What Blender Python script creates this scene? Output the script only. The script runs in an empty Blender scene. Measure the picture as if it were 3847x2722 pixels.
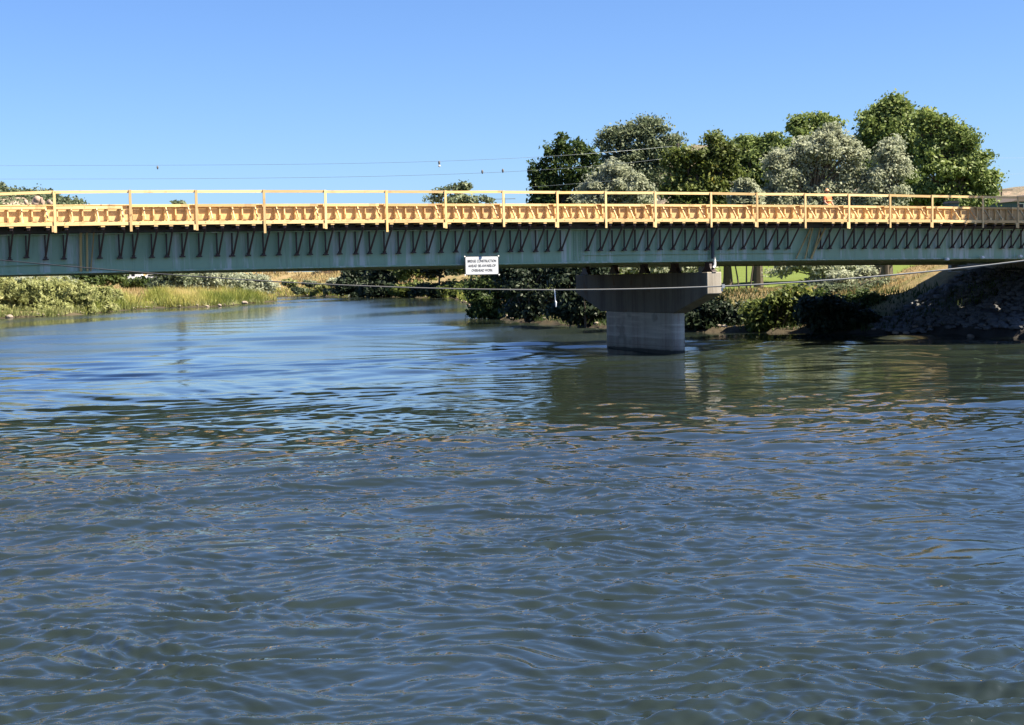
import bpy, math, random
import numpy as np
from mathutils import Matrix, Vector, Euler

random.seed(7)
RNG = np.random.default_rng(7)
SC = bpy.context.scene
COL = SC.collection

# ------------------------------------------------------------------ camera
EYE = np.array([0.0, 0.0, 3.686])
PITCH, ROLL = math.radians(3.387), math.radians(1.165)
F_PX, CX, CY = 5578.0, 1923.5, 1361.0          # focal length and centre in pixels of the photograph
FW = np.array([0, math.cos(PITCH), -math.sin(PITCH)])
_r = np.array([1.0, 0, 0]); _u = np.cross(_r, FW)
RT = _r * math.cos(ROLL) - _u * math.sin(ROLL)
UP = _u * math.cos(ROLL) + _r * math.sin(ROLL)
cam_d = bpy.data.cameras.new("camera")
cam_d.sensor_width = 36.0
cam_d.lens = F_PX / 3847.0 * 36.0
cam_d.clip_start, cam_d.clip_end = 0.1, 6000.0
cam = bpy.data.objects.new("camera", cam_d)
COL.objects.link(cam)
cam.matrix_world = Matrix(((RT[0], UP[0], -FW[0], EYE[0]), (RT[1], UP[1], -FW[1], EYE[1]),
                           (RT[2], UP[2], -FW[2], EYE[2]), (0, 0, 0, 1)))
SC.camera = cam

# ------------------------------------------------------------------ light
SUN_EL = math.radians(51.0)
SUN_H = Vector((0.97, -0.25)).normalized()       # horizontal direction towards the sun
SUN_V = Vector((SUN_H.x * math.cos(SUN_EL), SUN_H.y * math.cos(SUN_EL), math.sin(SUN_EL)))
world = bpy.data.worlds.new("World")
SC.world = world
world.use_nodes = True
wn = world.node_tree
wn.nodes.clear()
w_out = wn.nodes.new("ShaderNodeOutputWorld")
w_bg = wn.nodes.new("ShaderNodeBackground")
w_sky = wn.nodes.new("ShaderNodeTexSky")
w_sky.sky_type = 'NISHITA'
w_sky.sun_disc = False
w_sky.sun_elevation = SUN_EL
w_sky.sun_rotation = math.atan2(SUN_H.x, SUN_H.y)
w_sky.altitude = 600.0
w_sky.air_density = 1.0
w_sky.dust_density = 0.8
w_sky.ozone_density = 1.8
w_hs = wn.nodes.new("ShaderNodeMix")
w_hs.data_type = 'RGBA'; w_hs.blend_type = 'MULTIPLY'
w_hs.inputs[0].default_value = 1.0
w_hs.inputs[7].default_value = (0.55, 0.728, 1.04, 1.0)    # the deep clear blue of a dry late summer sky
w_bg.inputs["Strength"].default_value = 0.0545
wn.links.new(w_sky.outputs[0], w_hs.inputs[6])
wn.links.new(w_hs.outputs[2], w_bg.inputs["Color"])
wn.links.new(w_bg.outputs[0], w_out.inputs["Surface"])
sun_d = bpy.data.lights.new("sun", 'SUN')
sun_d.energy = 5.0
sun_d.angle = math.radians(0.53)
sun_d.color = (1.0, 0.90, 0.71)
sun = bpy.data.objects.new("sun", sun_d)
COL.objects.link(sun)
sun.rotation_euler = SUN_V.to_track_quat('Z', 'Y').to_euler()
sun.location = (60, -20, 80)
SC.view_settings.view_transform = 'Standard'
SC.view_settings.look = 'None'
SC.view_settings.exposure = 1.68
SC.view_settings.gamma = 1.0
SC.view_settings.use_curve_mapping = False
SC.cycles.use_denoising = True
SC.cycles.max_bounces = 6
SC.cycles.transparent_max_bounces = 4
SC.cycles.caustics_reflective = False
SC.cycles.caustics_refractive = False

# ------------------------------------------------------------------ frames of reference
TH = math.radians(24.5)
ORG = np.array([0, 59.867, 0.0])
S_ = np.array([math.cos(TH), math.sin(TH), 0]); T_ = np.array([-math.sin(TH), math.cos(TH), 0])
SKEW = Matrix.Rotation(TH, 4, 'Z')


def crest(s):
    return -0.0002 * s * s


def BP(s, t, z):
    """A point of the bridge: s along it, t across it (away from the viewpoint), z up."""
    return ORG + S_ * s + T_ * t + np.array([0, 0, z + crest(s)])


def at(x, y, Y):
    """World point at depth Y seen at pixel x, y of the photograph."""
    d = FW + RT * (x - CX) / F_PX - UP * (y - CY) / F_PX
    return EYE + d * (Y / d[1])


# ------------------------------------------------------------------ mesh helpers
class MB:
    def __init__(self):
        self.v = []; self.f = []

    def box(self, x0, x1, y0, y1, z0, z1, m=None):
        n = len(self.v)
        pts = [(x0, y0, z0), (x1, y0, z0), (x1, y1, z0), (x0, y1, z0), (x0, y0, z1), (x1, y0, z1), (x1, y1, z1), (x0, y1, z1)]
        if m is not None:
            pts = [tuple(m @ Vector(p)) for p in pts]
        self.v += pts
        self.f += [tuple(n + i for i in q) for q in ((0, 3, 2, 1), (4, 5, 6, 7), (0, 1, 5, 4), (1, 2, 6, 5), (2, 3, 7, 6), (3, 0, 4, 7))]
        return self

    def bar(self, a, b, w, h, side=(0, 0, 1)):
        """Box along a-b with section w (sideways) by h."""
        a, b = Vector(a), Vector(b); d = b - a; L = d.length; d.normalize()
        x = d.cross(Vector(side))
        if x.length < 1e-4:
            x = d.cross(Vector((0, 1, 0)))
        x.normalize(); y = x.cross(d)
        m = Matrix((( x.x, d.x, y.x, a.x), (x.y, d.y, y.y, a.y), (x.z, d.z, y.z, a.z), (0, 0, 0, 1)))
        return self.box(-w / 2, w / 2, 0, L, -h / 2, h / 2, m)

    def tube(self, pts, rad, n=7, cap=True):
        pts = [Vector(p) for p in pts]
        base = len(self.v)
        for i, p in enumerate(pts):
            d = (pts[min(i + 1, len(pts) - 1)] - pts[max(i - 1, 0)]).normalized()
            x = d.cross(Vector((0.13, 0.2, 1.0)))
            if x.length < 1e-3:
                x = d.cross(Vector((0, 1, 0)))
            x.normalize(); y = d.cross(x)
            r = rad[i] if hasattr(rad, '__len__') else rad
            for k in range(n):
                a = 2 * math.pi * k / n
                self.v.append(tuple(p + x * (r * math.cos(a)) + y * (r * math.sin(a))))
        for i in range(len(pts) - 1):
            for k in range(n):
                a = base + i * n + k; b = base + i * n + (k + 1) % n
                self.f.append((a, b, b + n, a + n))
        if cap:
            self.f.append(tuple(base + k for k in range(n))[::-1])
            self.f.append(tuple(base + (len(pts) - 1) * n + k for k in range(n)))
        return self

    def prism(self, poly, y0, y1, axes='xz'):
        """Polygon extruded; poly in two axes, y0-y1 along the third."""
        n = len(self.v); k = len(poly)
        for yy in (y0, y1):
            for (a, b) in poly:
                self.v.append({'xz': (a, yy, b), 'yz': (yy, a, b), 'xy': (a, b, yy)}[axes])
        self.f.append(tuple(range(n, n + k)))
        self.f.append(tuple(range(n + k, n + 2 * k))[::-1])
        for i in range(k):
            j = (i + 1) % k
            self.f.append((n + i, n + k + i, n + k + j, n + j))
        return self

    def mesh(self, name, mat, smooth=False, fix=True):
        me = bpy.data.meshes.new(name)
        me.from_pydata([tuple(map(float, p)) for p in self.v], [], self.f)
        if fix:
            import bmesh
            bm = bmesh.new(); bm.from_mesh(me)
            bmesh.ops.recalc_face_normals(bm, faces=bm.faces)
            bm.to_mesh(me); bm.free()
        if smooth:
            me.shade_smooth()
        me.materials.append(mat)
        return me

    def obj(self, name, mat, parent=None, loc=None, smooth=False):
        return put(name, self.mesh(name, mat, smooth), parent, loc)


def put(name, me, parent=None, loc=None, rot=None):
    o = bpy.data.objects.new(name, me)
    COL.objects.link(o)
    if parent is not None:
        o.parent = parent
    if loc is not None:
        o.location = loc
    if rot is not None:
        o.rotation_euler = rot
    return o


def tag(o, label=None, cat=None, group=None, kind=None):
    if label: o['label'] = label
    if cat: o['category'] = cat
    if group: o['group'] = group
    if kind: o['kind'] = kind
    return o


def empty(name, loc, rz=0.0, label=None, cat=None, group=None):
    o = bpy.data.objects.new(name, None)
    COL.objects.link(o)
    o.empty_display_size = 0.3
    o.location = tuple(float(c) for c in loc); o.rotation_euler = (0, 0, rz)
    return tag(o, label, cat, group)


def soup(name, verts, faces_n, mat, tint=None, parent=None, loc=None):
    """Mesh from a numpy array of verts where every faces_n verts form one face; tint = one value per face."""
    nv = len(verts); nf = nv // faces_n
    me = bpy.data.meshes.new(name)
    me.vertices.add(nv); me.vertices.foreach_set("co", np.ascontiguousarray(verts, dtype=np.float32).ravel())
    me.loops.add(nv); me.loops.foreach_set("vertex_index", np.arange(nv, dtype=np.int32))
    me.polygons.add(nf)
    me.polygons.foreach_set("loop_start", np.arange(0, nv, faces_n, dtype=np.int32))
    me.polygons.foreach_set("loop_total", np.full(nf, faces_n, dtype=np.int32))
    if tint is not None:
        a = me.attributes.new("tint", 'FLOAT', 'FACE'); a.data.foreach_set("value", tint.astype(np.float32))
    me.update(calc_edges=True)
    me.materials.append(mat)
    return put(name, me, parent, loc)


def grid_mesh(name, P, mat, attrs=None, smooth=True):
    """P: rows x cols x 3"""
    r, c = P.shape[:2]
    me = bpy.data.meshes.new(name)
    me.vertices.add(r * c); me.vertices.foreach_set("co", np.ascontiguousarray(P, dtype=np.float32).ravel())
    i = np.arange(r * c).reshape(r, c)
    q = np.stack([i[:-1, :-1], i[:-1, 1:], i[1:, 1:], i[1:, :-1]], -1).reshape(-1, 4).astype(np.int32)
    me.loops.add(q.size); me.loops.foreach_set("vertex_index", q.ravel())
    me.polygons.add(len(q))
    me.polygons.foreach_set("loop_start", np.arange(0, q.size, 4, dtype=np.int32))
    me.polygons.foreach_set("loop_total", np.full(len(q), 4, dtype=np.int32))
    if attrs:
        for k, a in attrs.items():
            at_ = me.attributes.new(k, 'FLOAT', 'POINT'); at_.data.foreach_set("value", a.ravel().astype(np.float32))
    me.update(calc_edges=True)
    if smooth:
        me.polygons.foreach_set("use_smooth", np.ones(len(q), dtype=bool))
    me.materials.append(mat)
    return put(name, me)


# ------------------------------------------------------------------ materials
def new_mat(name):
    m = bpy.data.materials.new(name); m.use_nodes = True
    nt = m.node_tree
    b = nt.nodes["Principled BSDF"]
    return m, nt, b


def N(nt, typ, **kw):
    n = nt.nodes.new(typ)
    for k, v in kw.items():
        setattr(n, k, v)
    return n


def mixc(nt, fac, a, b, mode='MIX'):
    n = N(nt, "ShaderNodeMix", data_type='RGBA', blend_type=mode)
    for sock, val in ((n.inputs[0], fac), (n.inputs[6], a), (n.inputs[7], b)):
        if hasattr(val, 'is_linked') or isinstance(val, bpy.types.NodeSocket):
            nt.links.new(val, sock)
        elif isinstance(val, (int, float)):
            sock.default_value = val
        else:
            sock.default_value = (*val, 1.0)
    return n.outputs[2]


def noise(nt, scale, detail=4.0, rough=0.55, stretch=None, coord='Object', dist=0.0):
    tc = N(nt, "ShaderNodeTexCoord")
    src = tc.outputs[coord]
    if stretch is not None:
        mp = N(nt, "ShaderNodeMapping"); mp.inputs["Scale"].default_value = stretch
        nt.links.new(src, mp.inputs[0]); src = mp.outputs[0]
    n = N(nt, "ShaderNodeTexNoise")
    n.inputs["Scale"].default_value = scale; n.inputs["Detail"].default_value = detail
    n.inputs["Roughness"].default_value = rough; n.inputs["Distortion"].default_value = dist
    nt.links.new(src, n.inputs["Vector"])
    return n.outputs["Fac"]


def ramp(nt, fac, stops):
    r = N(nt, "ShaderNodeValToRGB")
    el = r.color_ramp.elements
    while len(el) < len(stops):
        el.new(0.5)
    for e, (p, c) in zip(el, stops):
        e.position = p
        e.color = (*c, 1.0) if hasattr(c, '__len__') else (c, c, c, 1.0)
    nt.links.new(fac, r.inputs[0])
    return r.outputs[0]


def bump(nt, b, h, strength=0.3, dist=0.02):
    n = N(nt, "ShaderNodeBump"); n.inputs["Strength"].default_value = strength; n.inputs["Distance"].default_value = dist
    nt.links.new(h, n.inputs["Height"]); nt.links.new(n.outputs[0], b.inputs["Normal"])


def plain(name, col, rough=0.6, var=0.18, scale=3.0, spec=0.4, metal=0.0):
    m, nt, b = new_mat(name)
    f = noise(nt, scale, 5)
    c = mixc(nt, f, tuple(k * (1 - var) for k in col), tuple(min(1, k * (1 + var)) for k in col))
    nt.links.new(c, b.inputs["Base Color"])
    b.inputs["Roughness"].default_value = rough
    b.inputs["Specular IOR Level"].default_value = spec
    b.inputs["Metallic"].default_value = metal
    return m


def wood_mat(name, a, c, along='x'):
    m, nt, b = new_mat(name)
    st = {'x': (0.6, 9, 9), 'z': (9, 9, 0.6), 'any': (3, 3, 3)}[along]
    g = noise(nt, 3.0, 6, 0.65, st)
    col = ramp(nt, g, [(0.25, a), (0.6, c), (0.85, tuple(min(1, k * 1.12) for k in c))])
    oi = N(nt, "ShaderNodeObjectInfo")
    r = ramp(nt, oi.outputs["Random"], [(0.0, (0.66, 0.60, 0.56)), (0.35, (0.95, 0.93, 0.92)), (0.7, (1, 1, 1)), (1.0, (0.98, 0.88, 0.74))])
    col = mixc(nt, 1.0, col, r, 'MULTIPLY')
    blot = noise(nt, 1.7, 3, 0.6)
    col = mixc(nt, ramp(nt, blot, [(0.57, 0.0), (0.70, 0.55)]), col, (0.28, 0.18, 0.10))
    knot = noise(nt, 5.0, 2, 0.4)
    col = mixc(nt, ramp(nt, knot, [(0.70, 0.0), (0.74, 0.7)]), col, (0.20, 0.10, 0.05))
    nt.links.new(col, b.inputs["Base Color"])
    b.inputs["Roughness"].default_value = 0.7
    b.inputs["Specular IOR Level"].default_value = 0.25
    bump(nt, b, g, 0.15, 0.01)
    return m


M_WOOD = wood_mat("sawn_pine", (0.58, 0.405, 0.19), (0.77, 0.575, 0.30))
M_WOODV = wood_mat("sawn_pine_upright", (0.58, 0.405, 0.19), (0.77, 0.575, 0.305), 'z')
M_PLY = wood_mat("form_plywood", (0.47, 0.325, 0.16), (0.63, 0.45, 0.235), 'any')
M_WEATHERED = wood_mat("yellow_timber", (0.36, 0.25, 0.10), (0.50, 0.36, 0.16), 'z')


def paint_mat():
    m, nt, b = new_mat("teal_bridge_paint")
    big = noise(nt, 0.55, 4, 0.6)
    col = mixc(nt, big, (0.205, 0.325, 0.215), (0.265, 0.39, 0.265))
    streak = noise(nt, 1.0, 5, 0.7, (2.2, 2.2, 0.16))
    col = mixc(nt, ramp(nt, streak, [(0.52, 0.0), (0.64, 0.8)]), col, (0.50, 0.52, 0.50))
    fine = noise(nt, 1.0, 6, 0.75, (7.0, 7.0, 0.5))
    col = mixc(nt, ramp(nt, fine, [(0.55, 0.0), (0.72, 0.6)]), col, (0.13, 0.17, 0.14))
    sc = noise(nt, 5.0, 6, 0.7)
    col = mixc(nt, ramp(nt, sc, [(0.68, 0.0), (0.76, 0.5)]), col, (0.42, 0.45, 0.44))
    nt.links.new(col, b.inputs["Base Color"])
    b.inputs["Roughness"].default_value = 0.45
    b.inputs["Specular IOR Level"].default_value = 0.45
    bump(nt, b, sc, 0.08, 0.01)
    return m


M_TEAL = paint_mat()
M_BRACKET = plain("rusty_black_steel", (0.034, 0.020, 0.022), 0.6, 0.5, 8)
M_DARKPIPE = plain("dark_pipe_steel", (0.05, 0.055, 0.065), 0.5, 0.3, 4)
M_GALV = plain("galvanised_steel", (0.46, 0.47, 0.48), 0.42, 0.15, 5, 0.5, 0.3)
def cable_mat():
    m, nt, b = new_mat("graded_cable_steel")  # base colour runs from dark at the left end to pale at the right
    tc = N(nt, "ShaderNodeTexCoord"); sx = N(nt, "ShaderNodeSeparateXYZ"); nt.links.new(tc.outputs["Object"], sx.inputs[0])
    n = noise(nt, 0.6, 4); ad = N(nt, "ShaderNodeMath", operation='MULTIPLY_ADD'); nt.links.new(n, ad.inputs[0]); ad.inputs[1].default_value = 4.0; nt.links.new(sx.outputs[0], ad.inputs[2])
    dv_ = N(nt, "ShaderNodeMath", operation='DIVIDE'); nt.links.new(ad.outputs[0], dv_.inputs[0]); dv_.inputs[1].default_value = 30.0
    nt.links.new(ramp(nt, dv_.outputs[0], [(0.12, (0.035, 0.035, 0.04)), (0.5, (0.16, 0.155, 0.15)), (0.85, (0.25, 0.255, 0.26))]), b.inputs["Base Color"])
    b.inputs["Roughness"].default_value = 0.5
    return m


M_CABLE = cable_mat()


def concrete_mat(name, c0, c1, stain, smark=True):
    m, nt, b = new_mat(name)
    n1 = noise(nt, 1.1, 6, 0.62)
    col = mixc(nt, n1, c0, c1)
    st = noise(nt, 1.0, 5, 0.7, (1.8, 1.8, 0.12))
    col = mixc(nt, ramp(nt, st, [(0.44, 0.0), (0.68, 0.75)]), col, stain)
    if smark:
        lev = noise(nt, 1.0, 4, 0.6, (0.25, 0.25, 5.0))
        col = mixc(nt, ramp(nt, lev, [(0.5, 0.0), (0.66, 0.5)]), col, tuple(k * 1.35 for k in c1))
        tc = N(nt, "ShaderNodeTexCoord"); sp = N(nt, "ShaderNodeSeparateXYZ"); nt.links.new(tc.outputs["Object"], sp.inputs[0])
        wob = noise(nt, 3.0, 4, 0.6); zz = N(nt, "ShaderNodeMath", operation='MULTIPLY_ADD'); nt.links.new(wob, zz.inputs[0]); zz.inputs[1].default_value = 0.12; nt.links.new(sp.outputs[2], zz.inputs[2])
        col = mixc(nt, ramp(nt, zz.outputs[0], [(0.16, 0.92), (0.20, 0.35), (0.30, 0.0), (0.36, 0.25), (0.39, 0.0)]), col, (0.045, 0.047, 0.04))
        col = mixc(nt, ramp(nt, sp.outputs[2], [(0.0, 1.0), (0.62, 0.75), (0.66, 0.0)]), col, mixc(nt, 1.0, col, (0.74, 0.73, 0.70), 'MULTIPLY'))
        blot = noise(nt, 0.9, 3, 0.5, (1, 1, 1.4))
        col = mixc(nt, ramp(nt, blot, [(0.58, 0.0), (0.66, 0.55)]), col, tuple(k * 0.5 for k in c0))
    else:
        ru = noise(nt, 1.3, 3, 0.6, (1.0, 1.0, 0.5))
        col = mixc(nt, ramp(nt, ru, [(0.62, 0.0), (0.70, 0.7)]), col, (0.24, 0.15, 0.075))
    fine = noise(nt, 30, 4, 0.7)
    col = mixc(nt, ramp(nt, fine, [(0.35, 0.85), (0.65, 1.1)]), (0, 0, 0), col)
    nt.links.new(col, b.inputs["Base Color"])
    b.inputs["Roughness"].default_value = 0.85
    b.inputs["Specular IOR Level"].default_value = 0.25
    bump(nt, b, fine, 0.25, 0.01)
    return m


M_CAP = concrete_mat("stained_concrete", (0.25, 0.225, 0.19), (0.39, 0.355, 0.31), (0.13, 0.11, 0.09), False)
def shade_long_faces(m):
    """Paints shade into the cap: darker all along, with the sunlit end face made lighter."""
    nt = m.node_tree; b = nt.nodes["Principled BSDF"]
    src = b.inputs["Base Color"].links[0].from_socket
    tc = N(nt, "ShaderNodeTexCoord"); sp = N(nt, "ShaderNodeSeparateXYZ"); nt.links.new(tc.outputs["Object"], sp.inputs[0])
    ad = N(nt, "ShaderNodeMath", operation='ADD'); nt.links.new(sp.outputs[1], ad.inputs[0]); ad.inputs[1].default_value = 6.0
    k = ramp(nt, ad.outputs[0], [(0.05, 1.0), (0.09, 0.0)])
    col = mixc(nt, k, mixc(nt, 1.0, src, (0.60, 0.59, 0.585), 'MULTIPLY'), mixc(nt, 1.0, src, (1.25, 1.25, 1.25), 'MULTIPLY'))  # painted light: end face brightened as sunlit, the rest darkened as shade
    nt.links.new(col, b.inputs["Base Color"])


shade_long_faces(M_CAP)
M_STEM = concrete_mat("water_marked_concrete", (0.40, 0.365, 0.315), (0.54, 0.50, 0.44), (0.26, 0.165, 0.16))
M_DECK = concrete_mat("shade_dark_deck", (0.07, 0.065, 0.06), (0.12, 0.115, 0.11), (0.05, 0.05, 0.05), False)  # deck concrete darkened to stand in for the shade under the overhang
M_SLAB = concrete_mat("deck_concrete", (0.30, 0.29, 0.27), (0.38, 0.37, 0.35), (0.24, 0.23, 0.21), False)


def leaf_mat(name, stops, transl=0.4):
    m, nt, b = new_mat(name)
    a = N(nt, "ShaderNodeAttribute"); a.attribute_name = "tint"
    col = ramp(nt, a.outputs["Fac"], stops)
    nt.links.new(col, b.inputs["Base Color"])
    b.inputs["Roughness"].default_value = 0.55
    b.inputs["Specular IOR Level"].default_value = 0.3
    tr = N(nt, "ShaderNodeBsdfTranslucent")
    nt.links.new(col, tr.inputs[0])
    mx = N(nt, "ShaderNodeMixShader"); mx.inputs[0].default_value = transl
    nt.links.new(b.outputs[0], mx.inputs[1]); nt.links.new(tr.outputs[0], mx.inputs[2])
    nt.links.new(mx.outputs[0], nt.nodes["Material Output"].inputs[0])
    return m


L_DARK = leaf_mat("dark_green_leaves", [(0, (0.026, 0.046, 0.014)), (0.5, (0.062, 0.098, 0.026)), (1, (0.12, 0.155, 0.04))])
L_GREEN = leaf_mat("cottonwood_leaves", [(0, (0.075, 0.115, 0.032)), (0.5, (0.17, 0.225, 0.066)), (0.9, (0.25, 0.30, 0.09)), (1, (0.32, 0.34, 0.10))])
L_YELLOW = leaf_mat("yellowing_leaves", [(0, (0.05, 0.07, 0.015)), (0.5, (0.12, 0.155, 0.038)), (0.8, (0.17, 0.20, 0.05)), (1, (0.32, 0.29, 0.06))])
L_GREY = leaf_mat("feathery_grey_green_leaves", [(0, (0.055, 0.078, 0.042)), (0.5, (0.15, 0.185, 0.105)), (1, (0.25, 0.28, 0.165))])
L_SILVER = leaf_mat("silver_olive_leaves", [(0, (0.24, 0.26, 0.175)), (0.5, (0.38, 0.405, 0.285)), (1, (0.44, 0.465, 0.345))], 0.48)
L_WILLOW = leaf_mat("sandbar_willow_leaves", [(0, (0.18, 0.20, 0.06)), (0.5, (0.295, 0.315, 0.125)), (0.85, (0.39, 0.39, 0.165)), (1, (0.45, 0.43, 0.20))], 0.4)
L_REED = leaf_mat("reed_blades", [(0, (0.12, 0.16, 0.026)), (0.35, (0.25, 0.27, 0.055)), (0.65, (0.42, 0.39, 0.115)), (1, (0.60, 0.48, 0.21))], 0.35)
L_DRY = leaf_mat("dry_grass_blades", [(0, (0.16, 0.12, 0.05)), (0.5, (0.36, 0.265, 0.12)), (1, (0.54, 0.42, 0.21))], 0.3)
L_SHADE = leaf_mat("shade_dark_leaves", [(0, (0.012, 0.022, 0.012)), (0.5, (0.026, 0.042, 0.022)), (1, (0.055, 0.075, 0.036))], 0.25)  # darker leaf colours stand in for shade on the bank bushes and trees
L_BROWN = leaf_mat("bare_twigs", [(0, (0.05, 0.035, 0.025)), (1, (0.13, 0.095, 0.07))], 0.0)
M_BARK = plain("bark", (0.085, 0.066, 0.05), 0.9, 0.4, 6)
M_ROCK = plain("pale_rock", (0.26, 0.21, 0.17), 0.9, 0.35, 2.5)
M_RIPRAP = plain("riprap_rock", (0.125, 0.125, 0.13), 0.9, 0.5, 1.3)
M_WHITE = plain("white_paint", (0.78, 0.78, 0.78), 0.5, 0.05, 3)

# ------------------------------------------------------------------ terrain
LEFT = [(-72, 4), (-76, 40), (-70, 90), (-61, 130), (-56.5, 164), (-52, 168.5), (-50, 178), (-51, 195), (-49.5, 208),
        (-44.8, 209.5), (-41, 214), (-40.7, 230), (-39.5, 252), (-44, 268), (-62, 283), (-95, 300), (-160, 330), (-320, 360)]
RIGHT = [(-330, 395), (-160, 372), (-95, 345), (-60, 326), (-46, 313), (-26, 280), (-9.5, 243), (-5.5, 190), (-4, 150), (-3.0, 131.6),
         (-1.1, 122.5), (1.4, 111), (6.3, 97.4), (10.4, 89.4), (16.5, 85.4), (20.8, 81.7), (23.6, 78.2), (25.6, 74), (28.4, 66),
         (30, 50), (31, 30), (30, 4)]
POLY = np.array(LEFT + RIGHT, float)


def seg_dist(X, Y, pts, closed=False):
    d = np.full(X.shape, 1e9)
    n = len(pts)
    for i in range(n if closed else n - 1):
        ax, ay = pts[i]; bx, by = pts[(i + 1) % n]
        ux, uy = bx - ax, by - ay
        k = np.clip(((X - ax) * ux + (Y - ay) * uy) / (ux * ux + uy * uy), 0, 1)
        d = np.minimum(d, np.hypot(X - ax - k * ux, Y - ay - k * uy))
    return d


def inside(X, Y, pts):
    c = np.zeros(X.shape, bool)
    n = len(pts)
    for i in range(n):
        ax, ay = pts[i]; bx, by = pts[(i + 1) % n]
        cond = (ay > Y) != (by > Y)
        with np.errstate(divide='ignore', invalid='ignore'):
            xi = (bx - ax) * (Y - ay) / (by - ay + 1e-12) + ax
        c ^= cond & (X < xi)
    return c


_wv = RNG.normal(size=(40, 2)); _wp = RNG.uniform(0, 6.28, 40)


def fnoise(X, Y, scale, k0=0, k=8):
    """Smooth pseudo-noise about -1..1, feature size about scale."""
    o = 0
    for i in range(k0, k0 + k):
        w = _wv[i % 40] / np.linalg.norm(_wv[i % 40]) * (0.6 + 0.8 * ((i * 37) % 10) / 10) * 6.28 / scale
        o = o + np.sin(X * w[0] + Y * w[1] + _wp[i % 40])
    return o / math.sqrt(k)


def smooth(x, a, b):
    k = np.clip((x - a) / (b - a), 0, 1)
    return k * k * (3 - 2 * k)


def ground(X, Y):
    X = np.asarray(X, float); Y = np.asarray(Y, float)
    ins = inside(X, Y, POLY)
    dl = seg_dist(X, Y, LEFT); dr = seg_dist(X, Y, RIGHT); d = np.minimum(dl, dr)
    river = -0.25 - np.minimum(d * 0.22, 1.6)
    # left bank: low bench then a rise
    hl = 0.15 + 0.55 * smooth(dl, 0, 3) + 0.9 * smooth(dl, 4, 16) + 2.5 * smooth(dl, 14, 48)
    # right bank: steep cut bank, then the park
    far = smooth(Y, 200, 260)
    hr = (0.2 + 2.0 * smooth(dr, 0, 7) + 1.3 * smooth(dr, 10, 90)) * (1 - far) + (0.2 + 1.6 * smooth(dr, 0, 5) + 3.4 * smooth(dr, 4, 22)) * far
    left_side = dl < dr
    h = np.where(left_side, hl, hr)
    h = h + 0.12 * fnoise(X, Y, 9, 0) + 0.25 * fnoise(X, Y, 40, 9) * smooth(d, 5, 30)
    # road embankment with its spill-through slope under the bridge end
    s = (X - ORG[0]) * S_[0] + (Y - ORG[1]) * S_[1]; t = (X - ORG[0]) * T_[0] + (Y - ORG[1]) * T_[1]
    top = 5.55
    e = np.minimum(np.minimum((s - 28.4) * 0.47 + 0.1, top - np.maximum(t - 15.5, 0) * 0.55), top - np.maximum(-1.5 - t, 0) * 0.55)
    e = np.where((s > 34.6) & (t > 0.2) & (t < 14.2), np.minimum(e, 5.35), e)
    e = e + 0.10 * fnoise(X, Y, 2.6, 3) + 0.06 * fnoise(X, Y, 1.1, 13)
    e = np.minimum(e, 5.5)
    hh = np.maximum(h, e)
    # near bank where the viewer stands
    nb = np.where(Y < 4, 1.9 * smooth(4 - Y, 0, 4), 0)
    land = np.where((Y < 4), np.maximum(nb, 0) + 0.05, hh)
    return np.where(ins, river, land)


def ground_mat():
    m, nt, b = new_mat("bank_ground")
    lawn = N(nt, "ShaderNodeAttribute"); lawn.attribute_name = "lawn"
    stone = N(nt, "ShaderNodeAttribute"); stone.attribute_name = "stone"
    n1 = noise(nt, 0.35, 7, 0.65); n2 = noise(nt, 2.4, 6, 0.7)
    dry = mixc(nt, n2, (0.155, 0.112, 0.06), (0.36, 0.27, 0.14))
    dry = mixc(nt, ramp(nt, n1, [(0.45, 0.0), (0.62, 0.8)]), dry, (0.10, 0.115, 0.038))
    grass = mixc(nt, n2, (0.07, 0.10, 0.022), (0.15, 0.185, 0.042))
    col = mixc(nt, lawn.outputs["Fac"], dry, grass)
    rock = mixc(nt, n2, (0.05, 0.05, 0.055), (0.13, 0.125, 0.13))
    col = mixc(nt, stone.outputs["Fac"], col, rock)
    wet = N(nt, "ShaderNodeAttribute"); wet.attribute_name = "wet"
    col = mixc(nt, wet.outputs["Fac"], col, (0.050, 0.042, 0.032))
    nt.links.new(col, b.inputs["Base Color"])
    b.inputs["Roughness"].default_value = 0.95
    b.inputs["Specular IOR Level"].default_value = 0.1
    bump(nt, b, n2, 0.6, 0.15)
    return m


gx = np.concatenate([[-3000, -2000, -1300, -900, -650, -480, -380, -300], np.arange(-240, -80, 4), np.arange(-80, 0, 1.6), np.arange(0, 48, 0.8), np.arange(48, 120, 3),
                     [125, 135, 150, 180, 230, 300, 420, 600, 900, 1300, 2000, 3000]])
gy = np.concatenate([[-500, -200, -80, -40, -20, -10, -5], np.arange(-3, 60, 3), np.arange(60, 110, 0.8), np.arange(110, 200, 1.8), np.arange(200, 340, 2.4), np.arange(342, 430, 5),
                     [440, 460, 500, 560, 650, 800, 1000, 1400, 2000, 3000, 4500]])
GX, GY = np.meshgrid(gx, gy)
GZ = ground(GX, GY)
gs = GX * S_[0] + (GY - ORG[1]) * S_[1]; gt = GX * T_[0] + (GY - ORG[1]) * T_[1]
stone_a = smooth(gs, 27, 28.5) * (1 - smooth(gs, 40, 46)) * (1 - smooth(gt + 0.8 * fnoise(GX, GY, 5, 4), 11.5, 14)) * smooth(gt, -6, -3)
dr_a = seg_dist(GX, GY, RIGHT)
lawn_a = smooth(GX, -8, 8) * smooth(GY, 92, 100) * (1 - smooth(GY, 420, 520)) * smooth(dr_a, 5, 8) * (1 - smooth(GZ, 4.4, 5.2))
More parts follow.
